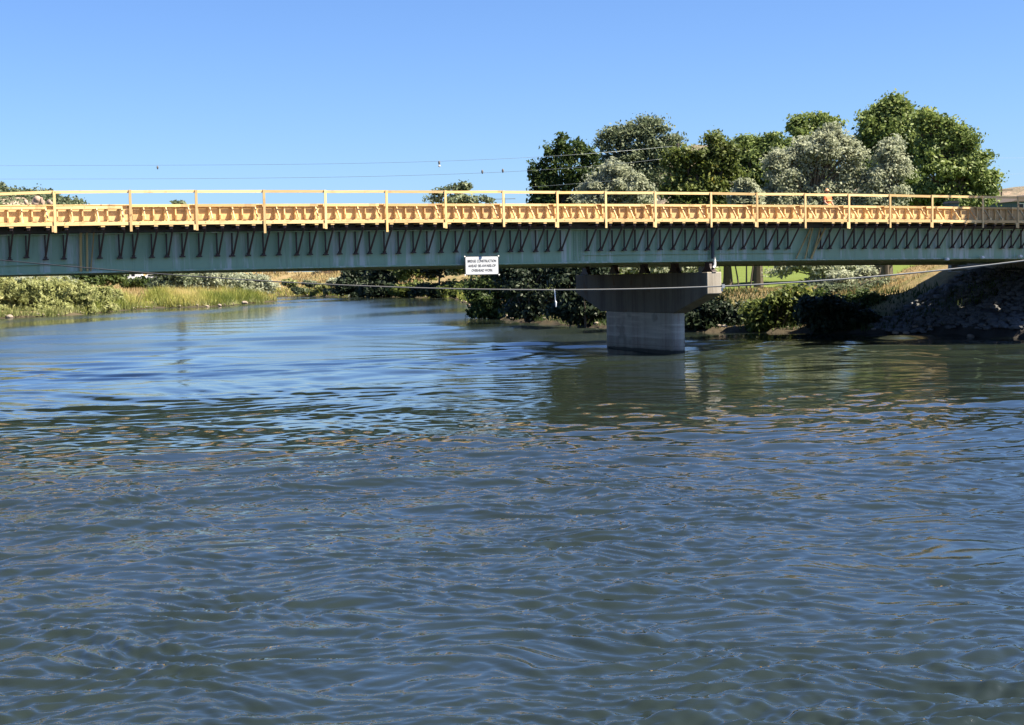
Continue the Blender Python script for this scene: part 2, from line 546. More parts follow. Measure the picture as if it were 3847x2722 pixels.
g_obj = grid_mesh("ground", np.stack([GX, GY, GZ], -1), ground_mat(), {"lawn": lawn_a, "stone": stone_a, "wet": 1 - smooth(GZ, 0.15, 0.75)})
tag(g_obj, kind='structure')

# ------------------------------------------------------------------ river
def water_mat():
    m, nt, b = new_mat("river_water")
    big = noise(nt, 0.09, 4, 0.6, (1.0, 0.4, 1))
    col = mixc(nt, big, (0.0110, 0.0175, 0.0135), (0.0180, 0.0240, 0.018))
    nt.links.new(col, b.inputs["Base Color"])
    b.inputs["IOR"].default_value = 1.6
    rip = N(nt, "ShaderNodeAttribute"); rip.attribute_name = "ripple"
    nt.links.new(rip.outputs["Fac"], b.inputs["Roughness"])
    amp = noise(nt, 0.055, 4, 0.6, (1.0, 0.35, 1))
    ampr = ramp(nt, amp, [(0.38, 0.25), (0.62, 1.0)])
    h1 = noise(nt, 1.0, 5, 0.62, (0.9, 2.6, 1), dist=0.4)
    h2 = noise(nt, 1.0, 5, 0.68, (6.0, 12.0, 1), dist=0.6)
    ad = N(nt, "ShaderNodeMath", operation='MULTIPLY_ADD')
    nt.links.new(h2, ad.inputs[0]); ad.inputs[1].default_value = 0.10; nt.links.new(h1, ad.inputs[2])
    chop = N(nt, "ShaderNodeAttribute"); chop.attribute_name = "chop"
    m0 = N(nt, "ShaderNodeMath", operation='MULTIPLY'); nt.links.new(ampr, m0.inputs[0]); nt.links.new(chop.outputs["Fac"], m0.inputs[1])
    mu = N(nt, "ShaderNodeMath", operation='MULTIPLY'); nt.links.new(ad.outputs[0], mu.inputs[0]); nt.links.new(m0.outputs[0], mu.inputs[1])
    bump(nt, b, mu.outputs[0], 0.3, 0.10)
    return m


def wave_height(X, Y, sp):
    """Choppy river surface; sp = local spacing of the mesh, waves too short for it are left to the fine relief."""
    r = np.random.default_rng(21)
    Xw = X + 0.22 * fnoise(X, Y, 2.2, 2, 6); Yw = Y + 0.22 * fnoise(X, Y, 2.8, 11, 6)
    patch = 0.62 + 0.38 * np.clip(fnoise(X, Y * 0.5, 6, 20, 7), -1, 1)
    patch2 = 0.62 + 0.38 * np.clip(fnoise(X, Y * 0.6, 2.3, 5, 7), -1, 1)
    h = np.zeros_like(X)
    for i in range(96):
        lam = 0.055 * (1.5 / 0.055) ** (r.random())
        th = math.radians(90 + r.normal(0, 27) + (12 if i % 2 else -14))
        k = 2 * math.pi / lam
        a = 0.0072 * lam ** 0.46 * min(1.0, (0.8 / lam) ** 1.2)
        ph = k * (Xw * math.cos(th) + Yw * math.sin(th)) + r.uniform(0, 6.28)
        w = np.sin(ph)
        w = w + 0.28 * np.sin(2 * ph + 1.57)          # sharper crests
        h += a * w * (patch if i % 3 else patch2) * smooth(lam / sp, 2.5, 5.0)
    return h


D = []
dcur = 2.2
while dcur < 430:
    D.append(dcur)
    q_ = 1.3 - 0.88 * float(smooth(np.array(dcur), 10, 26)) + 0.3 * float(smooth(np.array(dcur), 60, 90))
    dcur += max(0.012, min(q_ * dcur * dcur / (1483 * 3.69), 4.0)) if dcur > 6.5 else 0.12
D = np.array(D)
ang = np.concatenate([np.linspace(-80, -22, 40, endpoint=False), np.linspace(-22, 22, 600), np.linspace(22, 80, 40)[1:]])
A_, D_ = np.meshgrid(np.radians(ang), D)
WX, WY = D_ * np.sin(A_), D_ * np.cos(A_)
SPC = np.maximum(np.gradient(D)[:, None] * np.ones_like(A_), D_ * math.radians(44 / 600))
WZ = wave_height(WX, WY, SPC) * (1 - 0.76 * smooth(D_, 7, 36))
r2 = np.random.default_rng(33)
lane = 0.35 + 0.65 * np.clip(0.5 + 0.6 * fnoise(WX * 0.6, WY * 0.22, 9, 25, 9), 0, 1)     # lanes of current
Xw = WX + 1.2 * fnoise(WX, WY, 14, 4, 6); Yw = WY + 1.5 * fnoise(WX, WY, 17, 17, 6)
for i in range(96):
    lam = 0.4 * (9.0 / 0.4) ** r2.random()
    th = math.radians(90 + r2.normal(0, 30))
    k = 2 * math.pi / lam
    WZ += (0.0150 if lam < 2.0 else 0.0095) / k * np.sin(k * (Xw * math.cos(th) + Yw * math.sin(th)) + r2.uniform(0, 6.28)) * lane * smooth(D_, 6, 24) * (1 + 1.7 * smooth(D_, 48, 95)) * smooth(lam / SPC, 2.5, 5.0)
calm = np.clip(0.5 + 0.5 * fnoise(WX, WY * 0.35, 16, 14, 9), 0, 1)       # smoother and rougher lanes of the current
far_r = smooth(D_, 14, 75)
ripple = 0.02 + far_r * 0.05 * calm + smooth(D_, 44, 95) * (0.06 + 0.09 * calm)
river = grid_mesh("river_water", np.stack([WX, WY, WZ], -1), water_mat(), {"ripple": ripple, "chop": 1 - 0.85 * smooth(D_, 8, 38)})
tag(river, kind='structure')

# ------------------------------------------------------------------ hills
def hill_mat(name, a, c, green, gfac):
    m, nt, b = new_mat(name)
    n1 = noise(nt, 0.02, 8, 0.7); n2 = noise(nt, 0.11, 7, 0.7)
    col = mixc(nt, n2, a, c)
    col = mixc(nt, ramp(nt, n1, [(0.5 - gfac, 1.0), (0.6 - gfac * 0.3, 0.0)]), col, green)
    nt.links.new(col, b.inputs["Base Color"]); b.inputs["Roughness"].default_value = 0.95
    bump(nt, b, n2, 0.8, 4.0)
    return m


def hill(name, pts, Y, depth, mat, rough=3.0):
    """Ridge whose skyline passes through the given picture points, at distance Y."""
    P = [at(x, y, Y) for x, y in pts]
    xs = np.array([p[0] for p in P]); zs = np.array([p[2] for p in P])
    X = np.linspace(xs[0], xs[-1], 140); V = np.linspace(-1, 1, 50)
    XX, VV = np.meshgrid(X, V)
    ridge = np.interp(XX, xs, zs)
    YY = Y + VV * depth
    prof = 1 - np.abs(VV) ** 1.1
    Z = ridge * prof + rough * (fnoise(XX, YY, 60, 1) + 0.5 * fnoise(XX, YY, 22, 12)) * (0.35 + 0.65 * prof) * np.abs(VV) ** 0.5
    o = grid_mesh(name, np.stack([XX, YY, Z], -1), mat)
    tag(o, kind='structure')
    return o, (X, lambda x: np.interp(x, xs, zs))


M_HILL1 = hill_mat("juniper_hill", (0.30, 0.22, 0.16), (0.46, 0.36, 0.28), (0.085, 0.095, 0.05), -0.12)
M_HILL2 = hill_mat("dry_hill", (0.30, 0.20, 0.14), (0.44, 0.31, 0.22), (0.16, 0.13, 0.09), -0.05)
rocky_hill, _ = hill("rocky_hill", [(-2600, 760), (-1500, 600), (-500, 560), (0, 696), (60, 722), (130, 730), (200, 738), (260, 752), (330, 772), (520, 860), (800, 1000)], 640, 170, M_HILL1, 3)
dry_hill, _ = hill("dry_hill", [(1700, 1000), (2200, 800), (2420, 620), (2540, 552), (2620, 540), (2760, 560), (3000, 640), (3300, 700), (3600, 722), (3780, 708), (3850, 698), (4300, 640), (5200, 600), (6500, 700)], 1100, 300, M_HILL2, 4)

# ------------------------------------------------------------------ bridge
bridge = empty("girder_bridge", BP(0, 0, 0), TH, "long teal painted steel girder bridge crossing the river on one concrete pier", "bridge")
GIRD_T = [1.06, 3.92, 6.8, 9.7, 12.6]
SG = np.concatenate([np.arange(-64, 35, 3.0), [34.6]])


def sweep(mb, t0, t1, zf0, zf1, s0, s1, step=3.0):
    """Long box following the crest of the bridge; zf0/zf1 = bottom/top heights (functions of s or numbers)."""
    ss = [s0] + [float(k) for k in SG if s0 + 0.2 < k < s1 - 0.2] + [s1]
    n = len(mb.v)
    for s in ss:
        a = (zf0(s) if callable(zf0) else zf0) + crest(s); b = (zf1(s) if callable(zf1) else zf1) + crest(s)
        mb.v += [(s, t0, a), (s, t1, a), (s, t1, b), (s, t0, b)]
    for i in range(len(ss) - 1):
        o = n + 4 * i
        for k in range(4):
            mb.f.append((o + k, o + (k + 1) % 4, o + 4 + (k + 1) % 4, o + 4 + k))
    mb.f.append((n, n + 1, n + 2, n + 3)); e = n + 4 * (len(ss) - 1); mb.f.append((e + 3, e + 2, e + 1, e))
    return mb


for i, gt_ in enumerate(GIRD_T):
    fall = (lambda s, g=gt_: -0.013 * (g - 1.0) * max(0.0, min(1.0, (s + 22) / 40)) )
    mb = MB()
    sweep(mb, gt_ - 0.011, gt_ + 0.011, lambda s: 4.162 + fall(s), lambda s: 5.50 + fall(s), -64, 34.6)
    sweep(mb, gt_ - 0.12, gt_ + 0.12, lambda s: 4.107 + fall(s), lambda s: 4.162 + fall(s), -64, 34.6)
    sweep(mb, gt_ - 0.19, gt_ + 0.19, lambda s: 5.50 + fall(s), lambda s: 5.54 + fall(s), -64, 34.6)
    g = mb.obj("girder", M_TEAL, bridge)
    if i == 0:
        for a, b in ((-40, -16.75), (3.86, 15.15)):
            sweep(MB(), gt_ - 0.09, gt_ - 0.0115, 4.44, 4.458, a, b).obj("stiffener", M_TEAL, g)
        for sp, wd in ((-16.35, 0.34), (3.6, 0.36), (15.4, 0.34)):
            pl = MB(); sweep(pl, gt_ - 0.024, gt_ - 0.0115, 4.24, 5.46, sp - wd / 2, sp + wd / 2)
            pl.box(sp - 0.55, sp + 0.55, gt_ - 0.115, gt_ - 0.03, 4.163 + crest(sp), 4.181 + crest(sp))
            po = pl.obj("splice_plate", M_TEAL, g)
        bo = MB()
        for sp, wd in ((-16.35, 0.34), (3.6, 0.36), (15.4, 0.34)):
            for r_ in range(17):
                for c_ in range(5):
                    if c_ == 2:
                        continue
                    bs = sp + (c_ - 2) * wd * 0.215; bz = 4.28 + r_ * 0.072 + crest(sp)
                    bo.prism([(bs + 0.025 * math.cos(k * 1.047), bz + 0.025 * math.sin(k * 1.047)) for k in range(6)], gt_ - 0.055, gt_ - 0.0245)
        tag(bo.obj("bolt_rows", M_TEAL, g), kind='stuff')
mb = MB()
sweep(mb, 0.66, 14.1, 5.56, 6.0, -64, 33.62)
mb.obj("deck_slab", M_DECK, bridge)
CF = MB().box(-0.01, 0.01, 0.25, 2.55, 4.45, 5.35).mesh("cross_frame", M_TEAL)
for a in (-52, -44, -36, -28, -20, -12, -4, 4, 9.97, 16, 24, 31):
    for k in range(4):
        put("cross_frame", CF, bridge, (a, GIRD_T[k], crest(a)))
mb = MB().tube([(10.12, 0.88, 5.7), (10.12, 0.88, 4.2)], 0.075, 10)
dp = mb.obj("drain_pipe", M_DARKPIPE, bridge, smooth=False)
MB().tube([(10.13, 0.76, 4.26), (10.13, 0.74, 4.10), (10.08, 0.66, 3.92), (9.98, 0.62, 3.80)], 0.06, 8).obj("pipe_elbow", M_GALV, dp)
for s_, z_ in ((23.01, 3.94), (25.14, 4.0), (27.5, 4.02)):
    MB().box(s_ - 0.07, s_ + 0.07, 0.74, 0.88, z_, z_ + 0.12).box(s_ - 0.03, s_ + 0.08, 0.71, 0.74, z_ + 0.02, z_ + 0.07).obj("flange_block", M_WHITE, bridge)  # small white blocks beside the bottom flange

# far side guard wall of the deck
mb = MB(); sweep(mb, 13.7, 13.95, 6.0, 6.5, -64, 34.6)
mb.obj("far_parapet", M_PLY, bridge)

pier = empty("bridge_pier", BP(9.97, 6.5, -0.002), TH, "hammerhead concrete pier standing in the river under the bridge, its near end sunlit", "bridge pier")
PS, PT = 9.97, 6.5      # local origin of the pier in bridge coordinates
cz = crest(9.97)
prof = [(0.54, 3.645), (13.06, 3.62), (13.06, 2.72), (10.33, 1.815), (3.42, 1.815), (0.54, 2.70)]
mb = MB().prism([(t - PT, z - 0.0) for t, z in prof], -0.37, 0.37, 'yz')
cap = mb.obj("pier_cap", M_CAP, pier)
bv = cap.modifiers.new("edge", 'BEVEL'); bv.width = 0.025; bv.segments = 1
stem = []
for k in range(9):
    a = math.pi * k / 8
    stem.append((0.35 * math.cos(a), 3.72 - PT - 0.30 * math.sin(a)))
for k in range(9):
    a = math.pi * k / 8
    stem.append((-0.35 * math.cos(a), 9.72 - PT + 0.42 * math.sin(a)))
mb = MB().prism(stem, -2.2, 1.813, 'xy')
mb.obj("pier_stem", M_STEM, pier)
for tb, zb in zip((0.95, 3.85, 6.65, 9.6, 12.6), (4.10,) * 5):
    b0, tp = 3.64, 4.075
    mb = MB()
    curve = [(0.44, b0), (0.42, b0 + 0.04), (0.30, b0 + 0.12), (0.22, b0 + 0.24), (0.18, tp - 0.06), (0.22, tp)]
    poly = [(tb - PT - a, z) for a, z in curve] + [(tb - PT + a, z) for a, z in curve[::-1]]
    mb.prism(poly, -0.10, 0.10, 'yz')
    bo = mb.obj("bearing", M_BRACKET, pier)

ab = empty("bridge_abutment", BP(36, 7, 0), TH, "shaded grey concrete abutment at the top of the right bank under the bridge", "abutment")
MB().box(-0.9, -0.5, -6.6, 7.4, 2.0, 3.62).obj("bearing_seat", M_SLAB, ab)
MB().box(-0.9, 0.1, -6.9, -6.61, 1.5, 5.1).obj("wing_wall", M_SLAB, ab)
MB().box(-0.9, 0.1, 7.41, 7.7, 1.5, 5.1).obj("wing_wall", M_SLAB, ab)
MB().box(-0.49, -0.2, -6.6, 7.4, 2.0, 5.5).obj("back_wall", M_SLAB, ab)
for k, tb in enumerate(GIRD_T):
    MB().box(-1.25, -0.91, tb - 7 - 0.5, tb - 7 + 0.5, 2.2, 3.5).obj("pedestal", M_SLAB, ab)
tb0 = 0.66
for tb in (4.4, 7.4, 9.3, 10.95, 14.9):
    te = min(tb - 0.55, 14.1)
    MB().box(33.63, 34.03, tb0, te, 5.60 + crest(34), 5.98 + crest(34)).obj("sun_gap_filler", M_DECK, bridge)  # added pieces; openings left between them throw sun spots on the slope
    tb0 = tb + 0.55
road = MB().box(-1.96, 60, -6.3, 7.1, 5.62, 6.0)
ap = put("road", road.mesh("road", plain("asphalt", (0.055, 0.055, 0.055), 0.9)), None, tuple(BP(36, 7, 0)), (0, 0, TH))
tag(ap, kind='structure')

# ------------------------------------------------------------------ railing, forms, walkway
POST_S = [-22.6, -20.1, -17.59, -14.96, -12.58, -10.04, -7.66, -5.20, -2.74, -0.24, 2.17, 4.40, 6.76, 9.50, 11.84, 14.37, 16.74, 19.03, 21.45, 24.45, 26.6, 29.0, 31.5, 34.0]
POST_BOT = {2: 5.55, 3: 5.56, 4: 5.57, 5: 5.44, 6: 5.58, 7: 5.44, 8: 5.56, 9: 5.60, 10: 5.56, 11: 5.54, 12: 5.55, 13: 5.55, 14: 5.55, 15: 5.51, 16: 5.49, 17: 5.54, 18: 5.55, 19: 5.55}
ORD = ["first", "second", "third", "fourth", "fifth", "sixth", "seventh", "eighth", "ninth", "tenth", "eleventh", "twelfth", "thirteenth", "fourteenth", "fifteenth",
       "sixteenth", "seventeenth", "eighteenth", "nineteenth"]


def ordp(i):
    """How to call post i (index in POST_S): counted from the left edge of the picture."""
    j = i - 2
    if j < 0: return "off the left edge"
    return ORD[j] if j < len(ORD) else "off the right edge"


rail = empty("timber_guardrail", BP(0, 0, 5.8), TH, "temporary sawn timber guardrail along the near edge of the bridge walkway", "guardrail")
RAILZ = {0: 6.955, 1: 6.95, 2: 7.02, 3: 7.045, 4: 7.04, 5: 7.05, 6: 7.045, 7: 7.04}
for i, s in enumerate(POST_S):
    zt = RAILZ.get(i, 7.045) + crest(s) + 0.005
    zb = POST_BOT.get(i, 5.54) + crest(s)
    MB().box(s - 0.045, s + 0.045, -0.040, 0.0, zb - 5.8, zt - 5.8).obj("post", M_WOODV, rail)
    if i % 2 == 0:
        MB().box(s - 0.125, s - 0.046, -0.038, 0.0, zb - 5.8 + 0.02, 5.79 - 5.8 + crest(s)).obj("cleat", M_WOODV, rail)
for i in range(len(POST_S) - 1):
    a, b = POST_S[i], POST_S[i + 1]
    za = RAILZ.get(i, 7.045) + crest(a) - 5.8 - 0.05; zb = RAILZ.get(i + 1, 7.045) + crest(b) - 5.8 - 0.05
    j = random.uniform(-0.012, 0.012)
    MB().bar((a - 0.03, 0.021, za + j), (b - 0.04, 0.021, zb - j), 0.038, 0.098 if i < 9 else 0.105).obj("rail_board", M_WOOD, rail)

STUD = MB().box(-0.024, 0.024, 0, 0.088, 0, 0.60).mesh("stud", M_WOODV)
KICK = MB().bar((0, 0.045, 0.545), (0.0, -0.41, 0.03), 0.038, 0.085, (0, 0.7, 0.7)).mesh("kicker", M_WOODV)
SCAB = MB().box(-0.045, 0.045, -0.02, 0.018, 0, 0.11).mesh("scab_block", M_WOODV)
for i in range(len(POST_S) - 1):
    a, b = POST_S[i], POST_S[i + 1]
    j = i - 2
    if j < 0: lab = "golden plywood edge form bay left of the first rail post" if i == 1 else "golden plywood edge form bay beyond the left edge of view"
    elif j + 1 < len(ORD) - 1: lab = "golden plywood edge form bay between the %s and %s rail posts from the left" % (ORD[j], ORD[j + 1])
    else: lab = ("tree shaded plywood edge form bay right of the last rail post in view", "plywood edge form bay just beyond the right picture edge", "plywood edge form bay second beyond the right picture edge", "plywood edge form bay at the bridge end beyond the picture")[min(max(i - 19, 0), 3)]
    L = b - a
    e = empty("formwork_bay", BP(a, 0, 5.80), TH, lab, "formwork", "plywood edge form bays along the bridge walkway")
    dz = crest(b) - crest(a)
    mb = MB(); mb.prism([(-0.02, 0.10), (L - 0.025, 0.10 + dz), (L - 0.025, 0.725 + dz), (-0.02, 0.725)], 0.585, 0.603); mb.obj("plywood_sheet", M_PLY, e)
    gap = 0.0 if i > 17 and i % 2 else random.uniform(0.15, 0.24)
    tz = 0.655 if i > 2 else 0.60
    MB().bar((0.05, 0.475, tz + 0.05), (L - gap, 0.475, tz + 0.05 + dz), 0.042, 0.098).obj("top_plate", M_WOOD, e)
    MB().bar((-0.02, 0.56, 0.742), (L - 0.03, 0.56, 0.742 + dz), 0.09, 0.034).obj("cap_board", M_WOOD, e)
    MB().bar((0.004, 0.021, 0.050), (L - 0.004, 0.021, 0.050 + dz), 0.04, 0.118).obj("edge_board", M_WOOD, e)
    MB().bar((0.004, 0.315, 0.085), (L - 0.004, 0.315, 0.085 + dz), 0.54, 0.024).obj("walkway_plank", M_PLY, e)
    MB().bar((0.02, 0.54, 0.125), (L - 0.03, 0.54, 0.125 + dz), 0.088, 0.04).obj("bottom_plate", M_WOOD, e)
    n = 6
    for k in range(n):
        s = 0.10 + (k + 0.1) * L / n + random.uniform(-0.015, 0.015)
        c = dz * s / L
        o = put("stud", STUD, e, (s, 0.496, 0.10 + c))
        if k % 2 == 1:
            o = put("kicker", KICK, e, (s + 0.045, 0.50, 0.13 + c), (0, random.uniform(-0.03, 0.03), random.uniform(-0.06, 0.06)))
            if random.random() < 0.7:
                put("scab_block", SCAB, e, (s + 0.03, 0.05, 0.112 + c), (0, 0, random.uniform(-0.3, 0.3)))

# joists and overhang brackets
BR_S = [-21.0, -20.35, -19.68, -19.07, -18.5, -17.84, -17.21, -15.95, -15.24, -14.74, -14.07, -13.52, -12.95, -12.32, -11.64, -11.07, -10.46, -9.87, -9.27, -8.56, -8.03, -7.4, -6.84,
        -6.19, -5.61, -5.01, -4.41, -3.78, -3.2, -2.6, -1.96, -1.34, -0.77, -0.18, 0.46, 0.93, 1.6, 2.14, 2.75, 3.99, 4.62, 5.19, 5.76, 6.29, 6.9, 7.52, 8.14,
        8.76, 9.33, 9.85, 10.51, 11.08, 11.72, 12.32, 12.93, 13.54, 14.1, 15.87, 16.36, 17.14, 17.73, 18.31, 18.92, 19.46, 20.14, 20.75, 21.42, 21.98, 22.58,
        23.43, 24.02, 24.64, 25.22, 25.71, 26.5, 27.06, 27.68, 28.3, 28.9]
V_LEG = MB().bar((0, 0.93, 1.0), (0, 0.935, 0.03), 0.05, 0.055, (0, 1, 0)).mesh("vertical_leg", M_BRACKET)
D_LEG = MB().bar((0.07, 0.10, 1.02), (0.01, 0.90, 0.03), 0.045, 0.06, (1, 0, 0)).mesh("diagonal_leg", M_BRACKET)
T_BAR = MB().box(-0.05, 0.05, 0.02, 0.96, 1.02, 1.10).mesh("top_bar", M_BRACKET)
FOOT = MB().box(-0.10, 0.10, 0.87, 0.985, -0.02, 0.028).box(-0.05, 0.05, 0.84, 0.97, 0.028, 0.10).mesh("foot", M_BRACKET)
JOIST = MB().box(-0.07, 0.07, -0.02, 0.95, 1.105, 1.145).mesh("timber_packer", M_WOOD)
proto = None
counts = {}
for n, s in enumerate(BR_S):
    p = max([k for k in range(len(POST_S)) if POST_S[k] <= s + 1e-6])
    counts[p] = counts.get(p, 0) + 1
    if p < 2: lab = "dark steel overhang bracket under the walkway, %s one in from the left picture edge" % ORD[n % 8] if n < 3 else "dark steel overhang bracket, number %s left of the first rail post" % ORD[n - 3]
    elif p - 2 >= len(ORD): lab = "dark steel overhang bracket past the last rail post, %s from it" % ORD[min(counts[p] + (4 if p > 21 else 0), 18)]
    else: lab = "dark steel overhang bracket, %s to the right of the %s rail post from the left" % (ORD[counts[p] - 1], ORD[p - 2])
    jz = 0.085 if n == 4 else random.uniform(-0.012, 0.012)
    e = empty("overhang_bracket", BP(s, 0, 4.625), TH, lab, "bracket", "steel overhang brackets hung under the walkway")
    for nm, me, dz in (("vertical_leg", V_LEG, jz), ("diagonal_leg", D_LEG, jz), ("top_bar", T_BAR, 0), ("foot", FOOT, jz), ("timber_packer", JOIST, 0)):
        o = put(nm, me, e, (0, 0, dz))
        if nm == "diagonal_leg":
            o.rotation_euler = (0, 0, random.uniform(-0.04, 0.04))
        if nm == "vertical_leg":
            o.rotation_euler = (0, random.uniform(-0.012, 0.012), 0)

# loose timber props between walkway and bottom flange
for (sa, za, sb, zb, w, lab) in (
        (-16.60, 5.70, -16.63, 4.17, 0.088, "upright yellow timber prop, leftmost of three against the girder on the left"),
        (-16.38, 5.70, -16.40, 4.17, 0.070, "upright yellow timber prop, middle of three against the girder on the left"),
        (-16.12, 5.70, -16.28, 4.17, 0.045, "slanting thin timber prop, rightmost of three against the girder on the left"),
        (15.35, 5.70, 14.55, 4.19, 0.050, "long slanting timber prop, leftmost of the group right of the pier"),
        (15.42, 5.70, 15.03, 4.17, 0.060, "steep timber prop, second of the group right of the pier"),
        (15.86, 5.70, 15.40, 4.17, 0.050, "steep timber prop, third of the group right of the pier"),
        (16.14, 5.70, 15.34, 4.18, 0.070, "slanting timber prop, rightmost of the group right of the pier")):
    e = empty("timber_prop", BP(sb, 0.94, zb), TH, lab, "timber", "loose timber props against the girder")
    o = MB().bar((0, 0.02, 0.0), (sa - sb, -0.10, za - zb + crest(sa) - crest(sb)), w, 0.04, (0, 1, 0)).obj("prop_board", M_WEATHERED, e)

# ------------------------------------------------------------------ sign
sign = empty("warning_sign", BP(-0.96, 0.62, 4.08), TH, "white rectangular sign hung on the girder warning boats of bridge construction", "sign")
def rrect(w, h, r, n=5):
    o = []
    for cx, cy, a0 in ((w - r, h - r, 0), (-w + r, h - r, 90), (-w + r, -h + r, 180), (w - r, -h + r, 270)):
        for k in range(n + 1):
            a = math.radians(a0 + 90 * k / n)
            o.append((cx + r * math.cos(a), cy + r * math.sin(a)))
    return o
M_SIGN = plain("sign_sheeting", (0.50, 0.52, 0.56), 0.35, 0.03, 2)
M_BLACK = plain("black_paint", (0.012, 0.012, 0.014), 0.5, 0.2)
M_INK = plain("sign_lettering", (0.035, 0.03, 0.035), 0.6, 0.2)
MB().prism(rrect(0.745, 0.385, 0.06), 0.004, 0.03).obj("backing_frame", M_BLACK, sign)
MB().prism(rrect(0.715, 0.355, 0.05), -0.004, 0.0035).obj("sign_panel", M_SIGN, sign)
for sx in (-0.5, 0.5):
    MB().box(sx - 0.02, sx + 0.02, 0.031, 0.26, 0.08, 0.36).obj("hanger_strap", M_BLACK, sign)
for sx, sz in ((-0.745, 0.37), (-0.745, -0.37), (0.745, -0.385), (0.735, 0.375)):
    MB().box(-0.024, 0.024, -0.012, 0.02, -0.024, 0.024, Matrix.Rotation(0.78, 4, 'Y')).obj("corner_clip", M_WHITE, sign, (sx, -0.004, sz))
def text_obj(body, width, h, z, parent):
    cu = bpy.data.curves.new("lettering", 'FONT')
    cu.body = body; cu.align_x = 'CENTER'; cu.align_y = 'CENTER'; cu.size = 0.2; cu.extrude = 0.004; cu.offset = 0.0012; cu.space_word = 1.35
    tmp = bpy.data.objects.new("lettering", cu); COL.objects.link(tmp)
    dg = bpy.context.evaluated_depsgraph_get(); dg.update()
    me = bpy.data.meshes.new_from_object(tmp.evaluated_get(dg))
    bpy.data.objects.remove(tmp); bpy.data.curves.remove(cu)
    co = np.array([v.co[:] for v in me.vertices])
    kx = width / (co[:, 0].max() - co[:, 0].min()); kz = h / (co[:, 1].max() - co[:, 1].min())
    for v in me.vertices:
        x, y, zz = v.co
        v.co = ((x) * kx, -zz * 0.5, y * kz)
    me.materials.clear(); me.materials.append(M_INK)
    o = put("lettering", me, parent, (0.0, -0.0085, z))
    return o
text_obj("BRIDGE CONSTRUCTION", 1.25, 0.105, 0.175, sign)
text_obj("AHEAD BE-AWARE-OF", 1.21, 0.105, -0.015, sign)
text_obj("OVERHEAD WORK", 0.93, 0.105, -0.20, sign)

# ------------------------------------------------------------------ cable over the river
a = at(0, 975.5, 43.0); b = at(3847, 979, 37.0)
dv = b - a; dv[2] = 0; Lc = np.linalg.norm(dv); dv /= Lc
nrm = np.array([-dv[1], dv[0], 0])
samp = [(0, 975.5), (300, 1005), (534, 1022), (900, 1049), (1240, 1067), (1840, 1086.5), (2100, 1087.6), (2340, 1087), (2658, 1077), (3000, 1058), (3200, 1045.5), (3440, 1023), (3847, 979)]
ls, zs = [], []
for x, y in samp:
    d = FW + RT * (x - CX) / F_PX - UP * (y - CY) / F_PX
    k = (nrm @ (a - EYE)) / (nrm @ d); P = EYE + k * d
    ls.append((P - a) @ dv); zs.append(P[2])
cf = np.polyfit(ls, zs, 3)
cab = empty("steel_cable", a, 0, "slack steel cable strung across the river in front of the bridge", "cable")
pts = [tuple(a * [1, 1, 0] + dv * l + np.array([0, 0, np.polyval(cf, l)]) - a) for l in np.linspace(-14, Lc + 12, 90)]
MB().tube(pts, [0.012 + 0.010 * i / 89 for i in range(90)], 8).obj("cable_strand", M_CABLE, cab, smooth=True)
def on_cable(x):
    d = FW + RT * (x - CX) / F_PX - UP * (1080 - CY) / F_PX
    k = (nrm @ (a - EYE)) / (nrm @ d); P = EYE + k * d; l = (P - a) @ dv
    return a * [1, 1, 0] + dv * l + np.array([0, 0, np.polyval(cf, l)])
q = on_cable(2083) - a
MB().tube([q + (0, 0, 0.02), q + (0.012, 0, -0.12), q + (0.02, 0.0, -0.28), q + (0.035, 0, -0.33), q + (0.03, 0, -0.45)], [0.022, 0.016, 0.016, 0.030, 0.018], 6).obj("rope_tail", M_WHITE, cab)
q = on_cable(2717) - a
MB().box(q[0] - 0.035, q[0] + 0.035, q[1] - 0.05, q[1] + 0.05, q[2] - 0.05, q[2] + 0.05).box(q[0] - 0.05, q[0] - 0.01, q[1] - 0.03, q[1] + 0.03, q[2] - 0.13, q[2] - 0.05).obj("cable_clamp", M_GALV, cab)

# ------------------------------------------------------------------ vegetation
def leaf_quads(C, size, rng, droop=0.0, stretch=1.5, out=None):
    """One leaf quad (4 verts) per centre in C; its face turns roughly towards out where that is given."""
    n = len(C)
    nr = rng.normal(size=(n, 3)); nr /= np.linalg.norm(nr, axis=1)[:, None]
    if out is not None:
        nr = out * 0.95 + nr * 0.75 + np.array([0, 0, 0.25]); nr /= np.linalg.norm(nr, axis=1)[:, None]
    u = rng.normal(size=(n, 3))
    if droop:
        u = u * (1 - abs(droop)) + np.array([0, 0, -2.0 * droop])
    u = u - (u * nr).sum(1)[:, None] * nr; u /= np.linalg.norm(u, axis=1)[:, None] + 1e-9
    w = np.cross(nr, u)
    s = size * rng.uniform(0.5, 1.5, n)[:, None]
    a = C - u * s * stretch * 0.5; b = C + w * s * 0.45; c = C + u * s * stretch * 0.5; d = C - w * s * 0.45
    return np.stack([a, b, c, d], 1).reshape(-1, 3)


